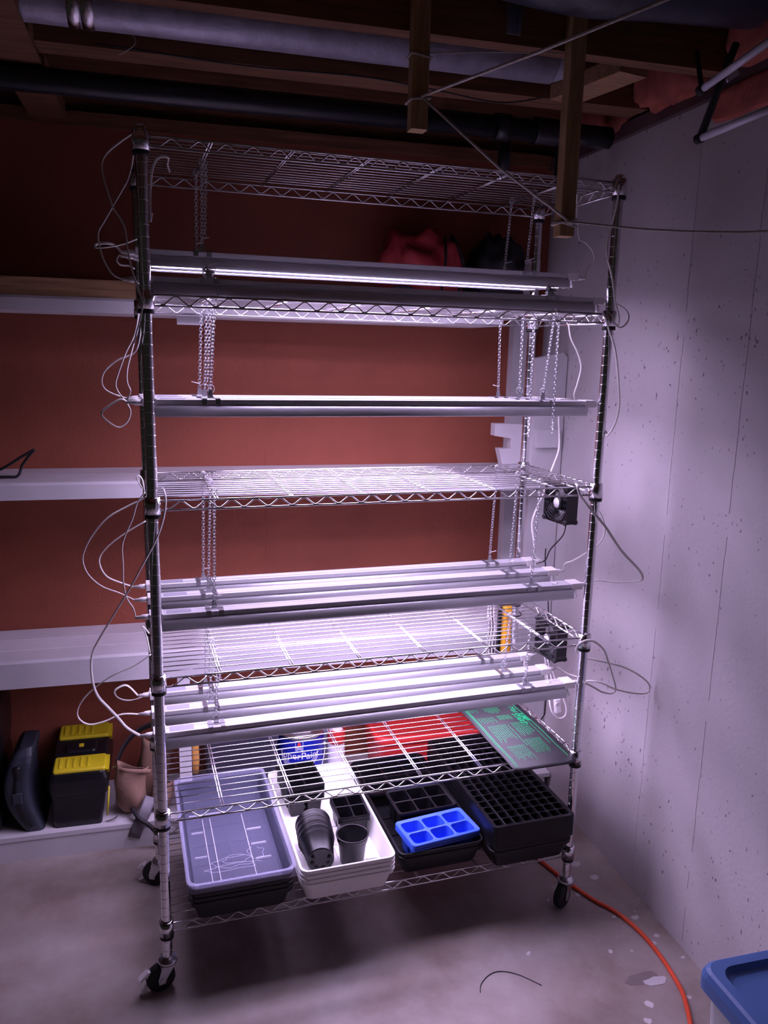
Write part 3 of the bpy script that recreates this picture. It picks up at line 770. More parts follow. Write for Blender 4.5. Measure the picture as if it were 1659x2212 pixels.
# ------------------------------------------------------------------ cords
def cord(pts, label, r=0.0034, ry=0.0017, m=None, name='white_cable', group='white flat power cords of the grow lights', cat='cord', up=None):
    P = smooth_path([at(*p) if len(p) == 3 and p[0] > 5 else Vector(p) for p in pts], 6)
    for i_, p_ in enumerate(P):
        for (cx_, cy_) in CORN:
            coll = any(rz_-0.008 < p_.z < rz_+0.048 for rz_ in RINGZ)
            lim = (0.0195 if coll else 0.0128) + r
            q_ = Vector((p_.x-cx_, p_.y-cy_, 0))
            if p_.z < 2.124 and q_.length < lim:
                q_ = q_.normalized() if q_.length > 1e-5 else Vector((0, -1, 0))
                P[i_] = Vector((cx_, cy_, p_.z)) + q_*lim
    mb = MB().tube(P, r, 8, ry, True, up or (0, -1, 0.2))
    return one(mb, name, m or cordm, label, cat, group, org=tuple(P[0]))
def plugL(ti, yi): return (XA-0.026-0.033, YS[yi], TIERZ[ti][yi]-0.009)
def plugR(ti, yi): return (XB+0.024+0.033, YS[yi], TIERZ[ti][yi]-0.009)
# left side, upper tier
cord([(287,288,0.02),(262,305,0.01),(232,330,0.0),(220,354,-0.01),(224,385,-0.02),(236,424,-0.03),(246,451,-0.03),(262,475,-0.035),(271,500,-0.035),(276,540,-0.035),(285,582,-0.035),(299,627,-0.035),(308,652,-0.035),(304,683,-0.03),(295,718,-0.02),(290,740,0.0)], 'white cord bowing out from the top of the outer left post and crossing it', 0.0042)
cord([(289,325,0.06),(285,355,0.08),(276,388,0.08),(262,414,0.08),(246,442,0.08),(226,477,0.08),(213,501,0.08),(214,526,0.08),(224,561,0.08),(243,592,0.08),plugL(0,0)], 'white cord curling down to the lowest light above the second wire shelf')
cord([(296,516,0.14),(267,527,0.16),(232,534,0.18),(207,535,0.2),(209,527,0.21),(232,525,0.21),(250,531,0.22),plugL(0,1)], 'white cord with a flat sideways loop at the middle light below the top shelf')
cord([(290,580,0.34),(278,574,0.35),(260,572,0.36),(252,562,0.36),(258,551,0.36),plugL(0,2)], 'white cord in a small round loop below the top shelf')
cord([(329,460,0.03),(325,478,0.04),(324,440,0.05),(325,400,0.05),(329,366,0.045),(338,344,0.035),(352,338,0.03),(364,342,0.035),(362,356,0.05),(367,372,0.06)], 'white cord looping up behind the outer left post under the top shelf', 0.003)
# second tier
cord([(299,673,0.12),(296,700,0.12),(288,730,0.12),(272,762,0.12),(256,806,0.12),(250,829,0.12),(255,846,0.12),(269,864,0.11),(282,887,0.10),(276,910,0.10),(257,923,0.10),(234,911,0.09),(219,894,0.08),(231,880,0.08),(260,863,0.08),plugL(1,0)], 'white cord hanging in a drop shaped loop at the outermost light below the second shelf')
cord([(303,668,0.2),(298,710,0.2),(291,735,0.2),(283,765,0.2),(275,800,0.2),(275,826,0.2),(282,845,0.21),plugL(1,1)], 'white cord falling straight to the middle light below the second shelf')
cord([(306,690,0.30),(302,730,0.3),(290,762,0.32),(254,778,0.34),(228,800,0.35),(220,820,0.35),(225,838,0.36),(243,850,0.36),plugL(1,2)], 'white cord arcing out widest to the lights below the second shelf')
# third tier
cord([(318,1066,0.16),(308,1078,0.18),(275,1094,0.2),(232,1119,0.21),(198,1159,0.22),(181,1194,0.22),(180,1218,0.22),(193,1244,0.22),(221,1267,0.22),(258,1281,0.22),plugL(2,1)], 'white cord in the widest arc out to the middle light below the third shelf')
cord([(314,1126,0.32),(275,1149,0.34),(238,1176,0.35),(217,1201,0.36),(217,1224,0.36),(232,1246,0.36),(262,1259,0.36),plugL(2,2)], 'white cord in a narrower arc to the rear light below the third shelf')
cord([(313,1064,0.05),(297,1086,0.06),(286,1122,0.07),(272,1153,0.08),(264,1182,0.08),(266,1221,0.08),(267,1261,0.08),(275,1294,0.08),(288,1314,0.08),plugL(2,0)], 'white cord dropping nearly straight to the outermost light below the third shelf')
cord([(354,1060,0.035),(353,1056,0.005),(356,1064,-0.025),(358,1088,-0.034),(352,1125,-0.035),(337,1167,-0.035),(311,1216,-0.035),(283,1267,-0.03),(249,1323,-0.02),(221,1369,0.0),(202,1405,0.02),(197,1437,0.04),(201,1476,0.05),(212,1505,0.06),(235,1530,0.07),(255,1551,0.08),(275,1573,0.08),plugL(3,0)], 'long white cord slanting across the outer left post to the fourth shelf light', 0.0042)
cord([(307,1054,0.2),(301,1044,0.2),(295,1032,0.2),(301,1028,0.2),(308,1038,0.2),(312,1062,0.2)], 'short white cord loop poking out at the left end of the third wire shelf', 0.003)
# fourth tier
cord([(325,1414,0.16),(292,1437,0.18),(243,1459,0.2),(201,1489,0.22),(176,1516,0.22),(167,1539,0.22),(174,1556,0.22),(195,1565,0.22),(227,1558,0.22),(263,1543,0.22),plugL(3,1)], 'white cord sweeping far out to the middle light below the fourth shelf')
cord([(330,1480,0.405),(322,1494,0.40),(306,1506,0.38),(278,1513,0.36),(256,1508,0.36),(247,1496,0.36),(255,1486,0.36),(275,1481,0.36),plugL(3,2)], 'white cord in a flat loop at the rear light below the fourth shelf')
cord([(324,1410,0.2),(319,1385,0.2),(313,1364,0.2),(307,1354,0.2),(312,1356,0.2),(322,1368,0.2)], 'short white cord doubled up at the left end of the fourth wire shelf', 0.003)
# right side
cord([(1337,400,-0.025),(1333,441,-0.033),(1320,492,-0.033),(1311,529,-0.034),(1312,559,-0.036),(1320,590,-0.036),(1326,627,-0.036),(1329,654,-0.036),(1337,684,-0.036),(1335,700,-0.03),(1331,704,-0.01)], 'white cord running down the outer right post from the top shelf', 0.004)
cord([plugR(0,0),(1.244,0.052,1.802),(1.237,0.004,1.788),(1.224,-0.034,1.768),(1.212,-0.042,1.748),(1.200,-0.034,1.738),(1.190,-0.022,1.746)], 'thin white cord from the lowest light above the second shelf round the outer right post', 0.0026)
cord([plugR(0,1),(1268,585,0.22),(1281,570,0.21),(1283,556,0.2),(1278,540,0.18),(1262,522,0.15),(1250,512,0.12),(1246,440,0.10),(1246,418,0.08)], 'thin white cord rising from a top light behind the longer wood post', 0.0022, 0.0015)
cord([(1303,676,-0.02),(1309,690,-0.035),(1316,715,-0.037),(1329,759,-0.037),(1336,829,-0.037),(1337,880,-0.037),(1326,920,-0.035),(1309,941,-0.02),(1305,914,0.03),(1300,890,0.06),plugR(1,0)], 'white cord hanging in a long loop outside the right post below the second shelf', 0.0038)
cord([(1228,700,0.2),(1233,731,0.2),(1246,759,0.2),(1255,792,0.2),(1248,826,0.21),(1240,852,0.22),plugR(1,1)], 'white cord bulging out above the middle light below the second shelf')
cord([plugR(1,2),(1208,882,0.38),(1207,905,0.40),(1208,946,0.42),(1206,975,0.42),(1192,1013,0.42),(1174,1065,0.42),(1162,1091,0.42),(1151,1120,0.41),(1149,1140,0.40),(1153,1169,0.38),(1155,1200,0.37),plugR(2,2)], 'white cord hanging past the inner right post to the rear light below')
cord([(1244,1046,0.018),(1247,1049,-0.014),(1254,1071,-0.020),(1278,1103,-0.035),(1307,1137,-0.035),(1342,1189,-0.03),(1377,1227,-0.02),(1388,1244,-0.01),(1385,1254,0.0),(1365,1257,0.02),(1330,1258,0.04),(1287,1254,0.06),plugR(2,0)], 'white cord reaching out in a point beyond the right post below the third shelf', 0.0038)
cord([plugR(2,1),(1220,1218,0.2),(1238,1211,0.18),(1267,1194,0.12),(1293,1175,0.05),(1306,1152,0.03),(1304,1126,0.022),(1294,1104,0.02),(1285,1094,0.022)], 'white cord rising in a curve from the middle third-tier light to right post', 0.0026)
cord([plugR(3,0),(1272,1471,0.03),(1299,1475,0.0),(1328,1488,-0.02),(1365,1497,-0.02),(1394,1498,-0.02),(1403,1490,-0.02),(1400,1475,-0.02),(1380,1458,-0.02),(1348,1441,-0.01),(1307,1430,0.0),(1280,1424,0.012),(1262,1420,0.022)], 'white cord in the widest loop outside the right post below the fourth shelf', 0.003)
cord([(1247,1412,0.03),(1245,1402,0.0),(1252,1391,-0.03),(1267,1384,-0.036),(1284,1386,-0.037),(1304,1403,-0.03),(1313,1426,-0.025),(1322,1455,-0.035),(1330,1487,-0.036),(1322,1498,-0.034),(1301,1495,-0.030),(1281,1484,-0.024),(1262,1475,-0.018)], 'white cord looped round the right post collar of the fourth shelf', 0.0036)
cord([plugR(3,1),(1208,1443,0.2),(1226,1455,0.16),(1247,1462,0.1),(1262,1466,0.06)], 'thin white cord from the middle light below the fourth shelf to the right post', 0.0024)

# ------------------------------------------------------------------ fans
def fan(x0, yc, zc, label, tilt):
    s_ = 0.060
    t = thing('box_fan', label, 'fan', (x0, yc, zc-0.06), IDM, 'black square fans hung on the rack')
    F = Matrix.Translation((x0, yc, zc)) @ Matrix.Rotation(tilt, 4, 'Z') @ Matrix.Rotation(-math.pi/2, 4, 'Y') @ Matrix.Rotation(math.pi/2, 4, 'Z')
    # local: face plane xy, facing +z (towards -x of the rack), body to -z
    def cb(mb, n, m, p=t): return build(mb.xf(F), n, m, p)
    n = 32; fr = MB()
    sq = []
    for k in range(n):
        a = 2*math.pi*k/n; c_, d_ = math.cos(a), math.sin(a); m_ = max(abs(c_), abs(d_))
        q = min(1.0/m_, 1.30); sq.append((s_*c_*q, s_*d_*q))
    ci = [(0.0565*math.cos(2*math.pi*k/n), 0.0565*math.sin(2*math.pi*k/n)) for k in range(n)]
    R = [[Vector((a, b, -0.038)) for a, b in ci], [Vector((a, b, 0)) for a, b in ci], [Vector((a, b, 0)) for a, b in sq], [Vector((a, b, -0.038)) for a, b in sq], [Vector((a, b, -0.038)) for a, b in ci]]
    fr.rings(R, False, False, False)
    cb(fr, 'frame', blackp)
    hub = cb(MB().lathe([(0.0, -0.004), (0.018, -0.004), (0.020, -0.007), (0.020, -0.030), (0.0, -0.030)], (0,0,0), 24), 'hub', blackp)
    cb(MB().lathe([(0.0, -0.0034), (0.0158, -0.0034), (0.0158, -0.0040)], (0,0,0), 24), 'hub_label', whitep, hub)
    for k in range(7):
        a0 = 2*math.pi*k/7; bl = []
        for q in range(5):
            rr = 0.019 + 0.0355*q/4; aa = a0 + 0.5*q/4
            bl.append([Vector((rr*math.cos(aa+w_), rr*math.sin(aa+w_), -0.008 - 0.018*(w_/0.75))) for w_ in (0, 0.25, 0.5, 0.75)])
        rings = []
        vs = [v for r_ in bl for v in r_]; fs = []
        for i in range(4):
            for j in range(3): fs.append((i*4+j, i*4+j+1, (i+1)*4+j+1, (i+1)*4+j))
        lo = [v - Vector((0,0,0.0014)) for v in vs]; m_ = len(vs)
        fs2 = [tuple(reversed([q+m_ for q in f])) for f in fs]
        cb(MB().add(vs + lo, fs + fs2, True), 'blade', blackp)
    gd = MB()
    for rr in (0.024, 0.034, 0.044, 0.054):
        pts = [(rr*math.cos(2*math.pi*k/28), rr*math.sin(2*math.pi*k/28), 0.0035) for k in range(29)]
        gd.tube(pts, 0.0009, 5)
    for k in range(4):
        a = math.pi/4 + math.pi/2*k; gd.tube([(0.02*math.cos(a), 0.02*math.sin(a), 0.0028), (0.076*math.cos(a), 0.076*math.sin(a), 0.0015)], 0.0011, 5)
    cb(gd, 'wire_guard', blackp)
    for sx in (-1, 1):
        for sy in (-1, 1):
            cb(MB().lathe([(0.004, -0.042), (0.0075, -0.042), (0.0085, -0.036), (0.006, -0.030), (0.006, -0.008), (0.0085, -0.002), (0.0075, 0.004), (0.004, 0.004)], (sx*0.053, sy*0.053, 0), 12, None, True, True, True), 'rubber_corner', blackr)
    for dy in (-0.052, 0.052):
        build(MB().tube([(x0+0.001+0.005*math.cos(a), yc+dy, zc+0.0605+0.007*math.sin(a)) for a in [2*math.pi*k/12 for k in range(13)]], 0.0010, 5, 0.0018), 'zip_tie', blackr, t)
    return t
fan(1.190, 0.218, 1.2205, 'black square fan hung under the third wire shelf by the concrete wall', 0.10)
fan(1.190, 0.222, 0.7805, 'black square fan hung under the fourth wire shelf beside the yellow power strip', 0.10)
cord([(1222,1136,0.19),(1215,1158,0.25),(1189,1187,0.35),(1178,1210,0.42),(1160,1217,0.42),(1150,1222,0.44)], 'thin black lead hanging from the fan under the third shelf', 0.0022, 0.0022, darkcable, 'fan_lead', 'black fan leads')
cord([(1179,1185,0.5),(1178,1215,0.5),(1184,1300,0.47),(1186,1420,0.44),(1182,1460,0.44),(1178,1530,0.44),(1172,1550,0.46),(1140,1585,0.50)], 'thin black lead running down behind the inner right post', 0.0022, 0.0022, darkcable, 'fan_lead', 'black fan leads')
# yellow power strip on the inner right post
t = thing('power_strip', 'amber yellow power strip strapped upright to the inner right post', 'power strip', (1.178, 0.462, 0.55))
build(rbox((1.158, 0.448, 0.595), (1.198, 0.478, 0.815), 0.012), 'housing', amberp, t)
for k in range(5):
    build(rbox((1.164, 0.4465, 0.62+0.038*k), (1.192, 0.4490, 0.645+0.038*k), 0.006), 'socket', amberp, t)
for zz in (0.64, 0.79): build(MB().tube([(1.187 + 0.036*math.cos(a)-0.005, 0.450 + 0.034*math.sin(a), zz) for a in [2*math.pi*k/16 for k in range(17)]], 0.0015, 5, 0.003), 'strap', blackr, t)
build(rbox((1.150, 0.470, 0.56), (1.206, 0.492, 0.85), 0.006), 'backing_plate', blackp, t)
# white adaptor bundle left of the strip
mb = MB()
for k, dx in enumerate((0.0, 0.010, 0.021)):
    mb.tube(smooth_path([(1.100+dx, 0.455, 0.86), (1.096+dx, 0.452, 0.80), (1.104+dx, 0.455, 0.74), (1.100+dx, 0.46, 0.66), (1.12+dx*0.5, 0.46, 0.60)]), 0.0035, 6)
one(mb, 'adaptor_leads', cordm, 'bundle of white leads beside the amber power strip', 'leads')
mb = MB()
for k, dx in enumerate((0.0, 0.013)):
    mb.tube(smooth_path([(1.115+dx, 0.470, 0.87), (1.112+dx, 0.472, 0.78), (1.118+dx, 0.47, 0.70), (1.12+dx, 0.47, 0.58)]), 0.0035, 6)
one(mb, 'adaptor_leads', darkcable, 'bundle of black leads beside the amber power strip', 'leads')
# inline switch on a white loop, hung below the fan
t = thing('inline_switch', 'white inline cord switch dangling in its own loop above the heat mat', 'switch', tuple(at(1204, 1540, 0.30)))
sw = rbox((-0.012, -0.007, -0.026), (0.012, 0.007, 0.026), 0.005).xf(Matrix.Translation(at(1204, 1524, 0.30)) @ Matrix.Rotation(-0.15, 4, 'Y'))
build(sw, 'switch_body', whitep, t)
build(MB().lathe([(0.006, 0.0), (0.006, 0.003), (0.0, 0.0035)], at(1202, 1520, 0.292), 14, (0.1,-1,0.1)), 'button', whitep, t)
build(MB().tube(smooth_path([at(1175,1412,0.34), at(1180,1440,0.33), at(1184,1480,0.32), at(1186,1507,0.30), at(1191,1533,0.29), at(1200,1547,0.29), at(1210,1552,0.29), at(1221,1545,0.29), at(1223,1528,0.29), at(1214,1502,0.30), at(1200,1470,0.31), at(1190,1440,0.33)]), 0.0030, 8), 'lead', whitep, t)
build(MB().tube(smooth_path([at(1190,1470,0.32), at(1194,1500,0.305), at(1199,1518,0.30)]), 0.0030, 8), 'lead', whitep, t)
build(MB().tube(smooth_path([at(1183,1425,0.33), at(1192,1470,0.31), at(1196,1500,0.30)]), 0.0030, 8), 'lead', whitep, t)

# ------------------------------------------------------------------ heat mat on the fifth shelf
ZM = RINGZ[4] + ZU + 0.0070
t = thing('heat_mat', 'black seedling heat mat with green print lying on the fifth wire shelf', 'heat mat', (1.08, 0.17, ZM))
MX0, MX1, MY0, MY1 = 0.958, 1.1675, -0.052, 0.405
def matz(x, y):
    e = max(0.0, -y) ; z = ZM + 0.004*(0.5+0.5*math.sin(y*22+x*9))*min(1, max(0, (y+0.03)/0.1)) - 0.10*e*e/0.05 - 0.0*x
    return z
def mpt(u, v, dz=0.0):
    """u: 0 back .. 1 front, v: 0 left .. 1 right"""
    x = MX0 + (MX1-MX0)*v + 0.012*(1-u)*(0.5-v)*0 - 0.022*u*0; y = MY1 + (MY0-MY1)*u
    return Vector((x, y, matz(x, y) + dz))
nu, nv = 36, 14; mb = MB(); top = []; bot = []
for i in range(nu+1):
    for j in range(nv+1):
        u, v = i/nu, j/nv
        # rounded corners
        cu = min(u, 1-u)*(MY1-MY0); cv = min(v, 1-v)*(MX1-MX0); r_ = 0.022
        if cu < r_ and cv < r_:
            dx, dy = r_-cv, r_-cu; l_ = max(dx, dy); hyp = math.hypot(dx, dy)
            if hyp > 0:
                f_ = l_/hyp; dx *= f_; dy *= f_
            cv2, cu2 = r_-dx, r_-dy
            u = cu2/(MY1-MY0) if u < .5 else 1-cu2/(MY1-MY0); v = cv2/(MX1-MX0) if v < .5 else 1-cv2/(MX1-MX0)
        top.append(mpt(u, v)); bot.append(mpt(u, v, -0.0022))
n_ = nv+1; fs = []
for i in range(nu):
    for j in range(nv):
        a, b, c_, d_ = i*n_+j, i*n_+j+1, (i+1)*n_+j+1, (i+1)*n_+j
        fs.append((a, d_, c_, b)); fs.append(tuple(q+len(top) for q in (a, b, c_, d_)))
rim = [j for j in range(n_)] + [i*n_+nv for i in range(1, nu+1)] + [nu*n_+j for j in range(nv-1, -1, -1)] + [i*n_ for i in range(nu-1, 0, -1)]
for k in range(len(rim)):
    a, b = rim[k], rim[(k+1) % len(rim)]; fs.append((a, b, b+len(top), a+len(top)))
mb.add(top+bot, fs, True)
build(mb, 'mat_sheet', matm, t)
def mprint(name, quads, m=printg):
    mb = MB()
    for (u0, u1, v0, v1) in quads:
        n = max(1, int(abs(u1-u0)/0.03))
        for k in range(n):
            a = u0+(u1-u0)*k/n; b = u0+(u1-u0)*(k+1)/n
            mb.add([mpt(a, v0, 0.0009), mpt(b, v0, 0.0009), mpt(b, v1, 0.0009), mpt(a, v1, 0.0009)], [(0,1,2,3)])
    return build(mb, name, m, t)
mprint('border_line', [(0.02, 0.93, 0.905, 0.915)]); mprint('border_line', [(0.02, 0.97, 0.085, 0.095)]); mprint('border_line', [(0.02, 0.97, 0.06, 0.068)])
def mtext(body, size, u, v, bold=0.0, shear=0.0, name='print_text'):
    tm = text_mb(body, size, bold, 1.0, shear)
    tm.v = [mpt(u + p.x/(MY1-MY0), v + p.y/(MX1-MX0), 0.0011) for p in tm.v]
    return build(tm, name, printg, t)
mtext('Heat Mat', 0.030, 0.15, 0.83, 0.0, 0.2)
mtext('JUMP', 0.026, 0.355, 0.86, 0.0006, 0.3); mtext('START', 0.026, 0.375, 0.765, 0.0006, 0.3)
def para(u0, u1, v0, v1, n, rag=0.25, seed=0):
    rnd = random.Random(seed); q = []
    for k in range(n):
        v = v0 + (v1-v0)*(k+0.5)/n; e = u1 - (u1-u0)*rag*rnd.random()
        x = u0
        while x < e:
            w = rnd.uniform(0.012, 0.045); q.append((x, min(x+w, e), v-0.0036, v+0.0036)); x += w + 0.006
    mprint('print_paragraph', q)
para(0.03, 0.16, 0.66, 0.74, 3, 0.2, 1)
para(0.05, 0.27, 0.36, 0.62, 8, 0.25, 2)
para(0.02, 0.08, 0.12, 0.30, 5, 0.3, 3); para(0.13, 0.22, 0.10, 0.26, 4, 0.3, 4)
para(0.30, 0.38, 0.45, 0.68, 8, 0.2, 5); para(0.31, 0.41, 0.12, 0.40, 7, 0.3, 6)
para(0.43, 0.62, 0.55, 0.80, 8, 0.25, 7); para(0.44, 0.68, 0.16, 0.46, 9, 0.3, 8)
para(0.45, 0.75, 0.48, 0.51, 1, 0.05, 9); para(0.43, 0.76, 0.83, 0.865, 1, 0.05, 10)
para(0.66, 0.86, 0.52, 0.78, 8, 0.2, 11); para(0.72, 0.93, 0.18, 0.46, 9, 0.3, 12)

# ------------------------------------------------------------------ trays and pots on the bottom shelf
ZD = RINGZ[5] + ZU + 0.0054    # deck top of the bottom shelf
SKIRT = 0.0137; NEST = 0.0135
def tray_mb(w, d, h, rim=0.006, taper=0.020, wall=0.0016, r=0.02, ribs=True):
    """open tray, local origin at centre of its base"""
    mb = MB()
    sl_ = 0.264; zs = h - SKIRT; o1 = taper - sl_*zs; i1 = max(0.0035, taper - sl_*(h-0.001) + 0.0017); i0 = taper - sl_*wall + 0.0017
    R = [rrect(w-2*taper, d-2*taper, r, 0, 4), rrect(w-2*o1, d-2*o1, r, zs, 4), rrect(w-0.004, d-0.004, r+0.003, zs, 4), rrect(w, d, r+0.004, h-0.005, 4),
         rrect(w, d, r+0.004, h-0.001, 4), rrect(w-0.003, d-0.003, r+0.003, h, 4), rrect(w-2*i1, d-2*i1, r, h-0.001, 4), rrect(w-2*i0, d-2*i0, r-0.002, wall, 4)]
    mb.rings(R, False, True, True)
    if ribs:
        for k in range(5):
            y = -d/2 + d*(k+1)/6
            mb.box((-w/2+0.03, y-0.004, wall), (w/2-0.03, y+0.004, wall+0.003))
        for k in range(3):
            x = -w/2 + w*(k+1)/4
            mb.box((x-0.003, -d/2+0.03, wall), (x+0.003, d/2-0.03, wall+0.0025))
    return mb
def cells_mb(w, d, nx, ny, depth, skirt=0.016, gap=0.0035, holer=0.28, edge=0.006, botk=0.72, close=True):
    """cell tray: top sheet with rounded openings, tapered pockets; origin: centre, top at z=0"""
    mb = MB(); px, py = (w-2*edge)/nx, (d-2*edge)/ny
    n = 12
    def outline(hx, hy, r):
        o = []
        for (sx, sy, a0) in ((1,1,0),(-1,1,90),(-1,-1,180),(1,-1,270)):
            for k in range(3):
                a = math.radians(a0+45*k); o.append((sx*(hx-r)+r*math.cos(a), sy*(hy-r)+r*math.sin(a)))
        return o
    for i in range(nx):
        for j in range(ny):
            cx = -w/2+edge+px*(i+.5); cy = -d/2+edge+py*(j+.5); hx, hy = px/2, py/2
            r = holer*min(hx, hy)
            hole = outline(hx-gap/2, hy-gap/2, r)
            hx2, hy2 = (hx-gap/2)*botk, (hy-gap/2)*botk
            bot = outline(hx2, hy2, r*botk)
            sqr = []
            for (a, b) in hole:
                m_ = max(abs(a)/hx, abs(b)/hy); sqr.append((a/m_, b/m_))
            # force square corners on the middle point of every corner triple
            for q, (sx, sy) in enumerate(((1,1),(-1,1),(-1,-1),(1,-1))): sqr[q*3+1] = (sx*hx, sy*hy)
            V = [Vector((cx+a, cy+b, 0)) for a, b in sqr] + [Vector((cx+a, cy+b, -0.0006)) for a, b in hole] + [Vector((cx+a, cy+b, -depth)) for a, b in bot]
            F = []
            for k in range(n):
                k2 = (k+1) % n
                F.append((k, k2, n+k2, n+k)); F.append((n+k, n+k2, 2*n+k2, 2*n+k))
            F.append(tuple(2*n+k for k in range(n)))
            mb.add(V, F)
    r = 0.012
    R = [rrect(w-2*edge, d-2*edge, 0.001, 0, 3), rrect(w, d, r, 0.001, 3), rrect(w+0.002, d+0.002, r, -0.003, 3), rrect(w+0.002, d+0.002, r, -skirt, 3)]
    mb.rings(R, False, False, False)
    return mb
def place(src_mesh, name, m, x, y, z, rot, label, cat, group, parent=None):
    o = bpy.data.objects.new(name, src_mesh); C.objects.link(o)
    o.matrix_world = Matrix.Translation((x, y, z)) @ Matrix.Rotation(rot, 4, 'Z')
    ORG[o.name] = Vector((0,0,0)); return tag(o, label, cat, group)
Z0 = Vector((0,0,0))
tray_black = mesh_of(tray_mb(0.276, 0.545, 0.060), 'tray_black', blackt, Z0)
tray_mid = mesh_of(tray_mb(0.264, 0.545, 0.060), 'tray_mid', blackt, Z0)
tray_white = mesh_of(tray_mb(0.270, 0.545, 0.060), 'tray_white', whitet, Z0)
# left stack
lo_ = ['lowest', 'second lowest', 'third lowest', 'fourth lowest', 'topmost']
for k in range(4):
    place(tray_black, 'seed_tray', blackt, 0.195, 0.238, ZD+NEST*k, 0.0, '%s black seed tray in the stack under the clear lid' % lo_[k], 'tray', 'black trays under the clear lid')
# clear tray/dome on top, with a step at the back
t = thing('clear_tray', 'clear ribbed plastic tray lying on the stack of black trays', 'tray', (0.195, 0.236, ZD+0.062))
F = Matrix.Translation((0.195, 0.238, ZD+3*NEST+0.060-0.0385)) 
build(tray_mb(0.280, 0.548, 0.052, 0.005, 0.020, 0.0012, 0.022, False).xf(F), 'tray_shell', clearm, t)
mb = MB()
for (x0, y0, x1, y1) in ((-0.105,-0.232,-0.005,-0.228),(0.010,-0.232,0.105,-0.226),(-0.108,-0.09,-0.075,-0.087),(0.055,-0.135,0.098,-0.131),(0.052,-0.065,0.095,-0.061),(0.050,0.01,0.092,0.014),(-0.108,0.03,-0.075,0.033),(-0.108,0.12,0.0,0.124)):
    mb.box((x0, y0, 0.0016), (x1, y1, 0.0062))
for x in (-0.072, -0.05, 0.045): mb.box((x, -0.20, 0.0016), (x+0.002, 0.10, 0.0035))
build(mb.xf(F), 'moulded_ribs', clearw, t)
rimm = MB().rings([rrect(w_, d_, 0.024, z_, 4) for w_, d_, z_ in ((0.288, 0.556, 0.030), (0.288, 0.556, 0.0525), (0.286, 0.554, 0.0535), (0.270, 0.538, 0.0535), (0.268, 0.536, 0.050))], False, False, False)
build(rimm.xf(F), 'rim', mat('clear_plastic_rim', (0.72, 0.72, 1.0), 0.2, alpha=0.24), t)
mb = MB(); rnd = random.Random(4)
for (cx, cy, rx_, ry_, ph) in ((0.0, -0.125, 0.058, 0.024, 0.1), (0.004, -0.12, 0.036, 0.014, 0.9), (0.06, -0.10, 0.022, 0.03, 2.0), (0.0, -0.15, 0.075, 0.012, 0.4)):
    pts = []
    for k in range(29):
        a = 2*math.pi*k/32 + ph
        q = 1 + 0.45*noise.noise(Vector((math.cos(a)*1.7+cx*40, math.sin(a)*1.7, ph)))
        pts.append((cx + rx_*q*math.cos(a), cy + ry_*q*math.sin(a), 0.0022))
    mb.tube(pts, 0.0007, 4)
build(mb.xf(F), 'water_marks', clearw, t)
# white stack
for k in range(4):
    place(tray_white, 'seed_tray', whitet, 0.4835, 0.232, ZD+NEST*k, 0.0, '%s white seed tray in the stack of white trays' % (lo_[k] if k < 3 else 'topmost'), 'tray', 'stacked white trays')
ZW = ZD + NEST*3 + 0.0016 + 0.003
# right middle: black tray pair
for k in range(2):
    place(tray_mid, 'seed_tray', blackt, 0.772, 0.268, ZD+NEST*k, 0.0, ('lower' if k == 0 else 'upper') + ' black seed tray of the pair holding the blue packs', 'tray', 'pair of black trays')
ZT = ZD + NEST + 0.0046
# cell trays stack on the right
ct = mesh_of(cells_mb(0.262, 0.543, 8, 16, 0.050, 0.0132, 0.004, 0.45, 0.010), 'cell_tray_128', blackt, Z0)
for k in range(2): place(tray_mid, 'seed_tray', blackt, 1.0385, 0.222, ZD+NEST*k, 0.0, ('lower' if k == 0 else 'upper') + ' plain black tray under the many-celled plug trays', 'tray', 'plain trays under the plug trays')
for k in range(5):
    place(ct, 'plug_tray', blackt, 1.0385, 0.222, ZD+NEST+0.060+0.0130*(k+1), 0.0, '%s black many-celled plug tray in its stack' % (('lowest', 'second lowest', 'middle', 'second highest', 'topmost')[k]), 'tray', 'stacked black plug trays')
# blue six packs nested
bp = mesh_of(cells_mb(0.222, 0.130, 3, 2, 0.060, 0.003, 0.007, 0.36, 0.008, 0.80), 'six_pack_blue', bluep, Z0)
for k in range(3):
    place(bp, 'six_cell_pack', bluep, 0.783, 0.073, ZT+0.0602+0.007*k, 0.11, '%s bright blue six-cell pack of the nested set' % (('lowest', 'middle', 'topmost')[k]), 'seed pack', 'nested blue six-cell packs')
# black six pack behind, black four pack, nested stack
b6 = mesh_of(cells_mb(0.190, 0.136, 3, 2, 0.078, 0.008, 0.005, 0.25, 0.006, 0.82), 'six_pack_black', blackt, Z0)
place(b6, 'six_cell_pack', blackt, 0.785, 0.225, ZT+0.0779, 0.02, 'black six-cell pack standing behind the blue packs', 'seed pack', None)
b4 = mesh_of(cells_mb(0.098, 0.130, 2, 2, 0.060, 0.009, 0.004, 0.2, 0.004, 0.82), 'four_pack_black', blackt, Z0)
for k in range(2):
    place(b4, 'four_cell_pack', blackt, 0.552, 0.216, ZW+0.0598+0.010*k, -0.03, ('lower' if k == 0 else 'upper') + ' black four-cell pack of the pair in the white tray', 'seed pack', 'pair of black four-cell packs')
b6b = mesh_of(cells_mb(0.118, 0.160, 2, 3, 0.055, 0.006, 0.005, 0.2, 0.004, 0.8), 'six_pack_tall', blackt, Z0)
for k in range(5):
    place(b6b, 'six_cell_pack', blackt, 0.436+random.uniform(-.0003,.0003), 0.384+random.uniform(-.0003,.0003), ZW+0.0549+0.0105*k, 0.04+random.uniform(-.002,.002), 'black six-cell pack, %s, in the pile of five beside the pots' % (('lowest', 'second lowest', 'middle one', 'second highest', 'topmost')[k]), 'seed pack', 'pile of black six-cell packs')
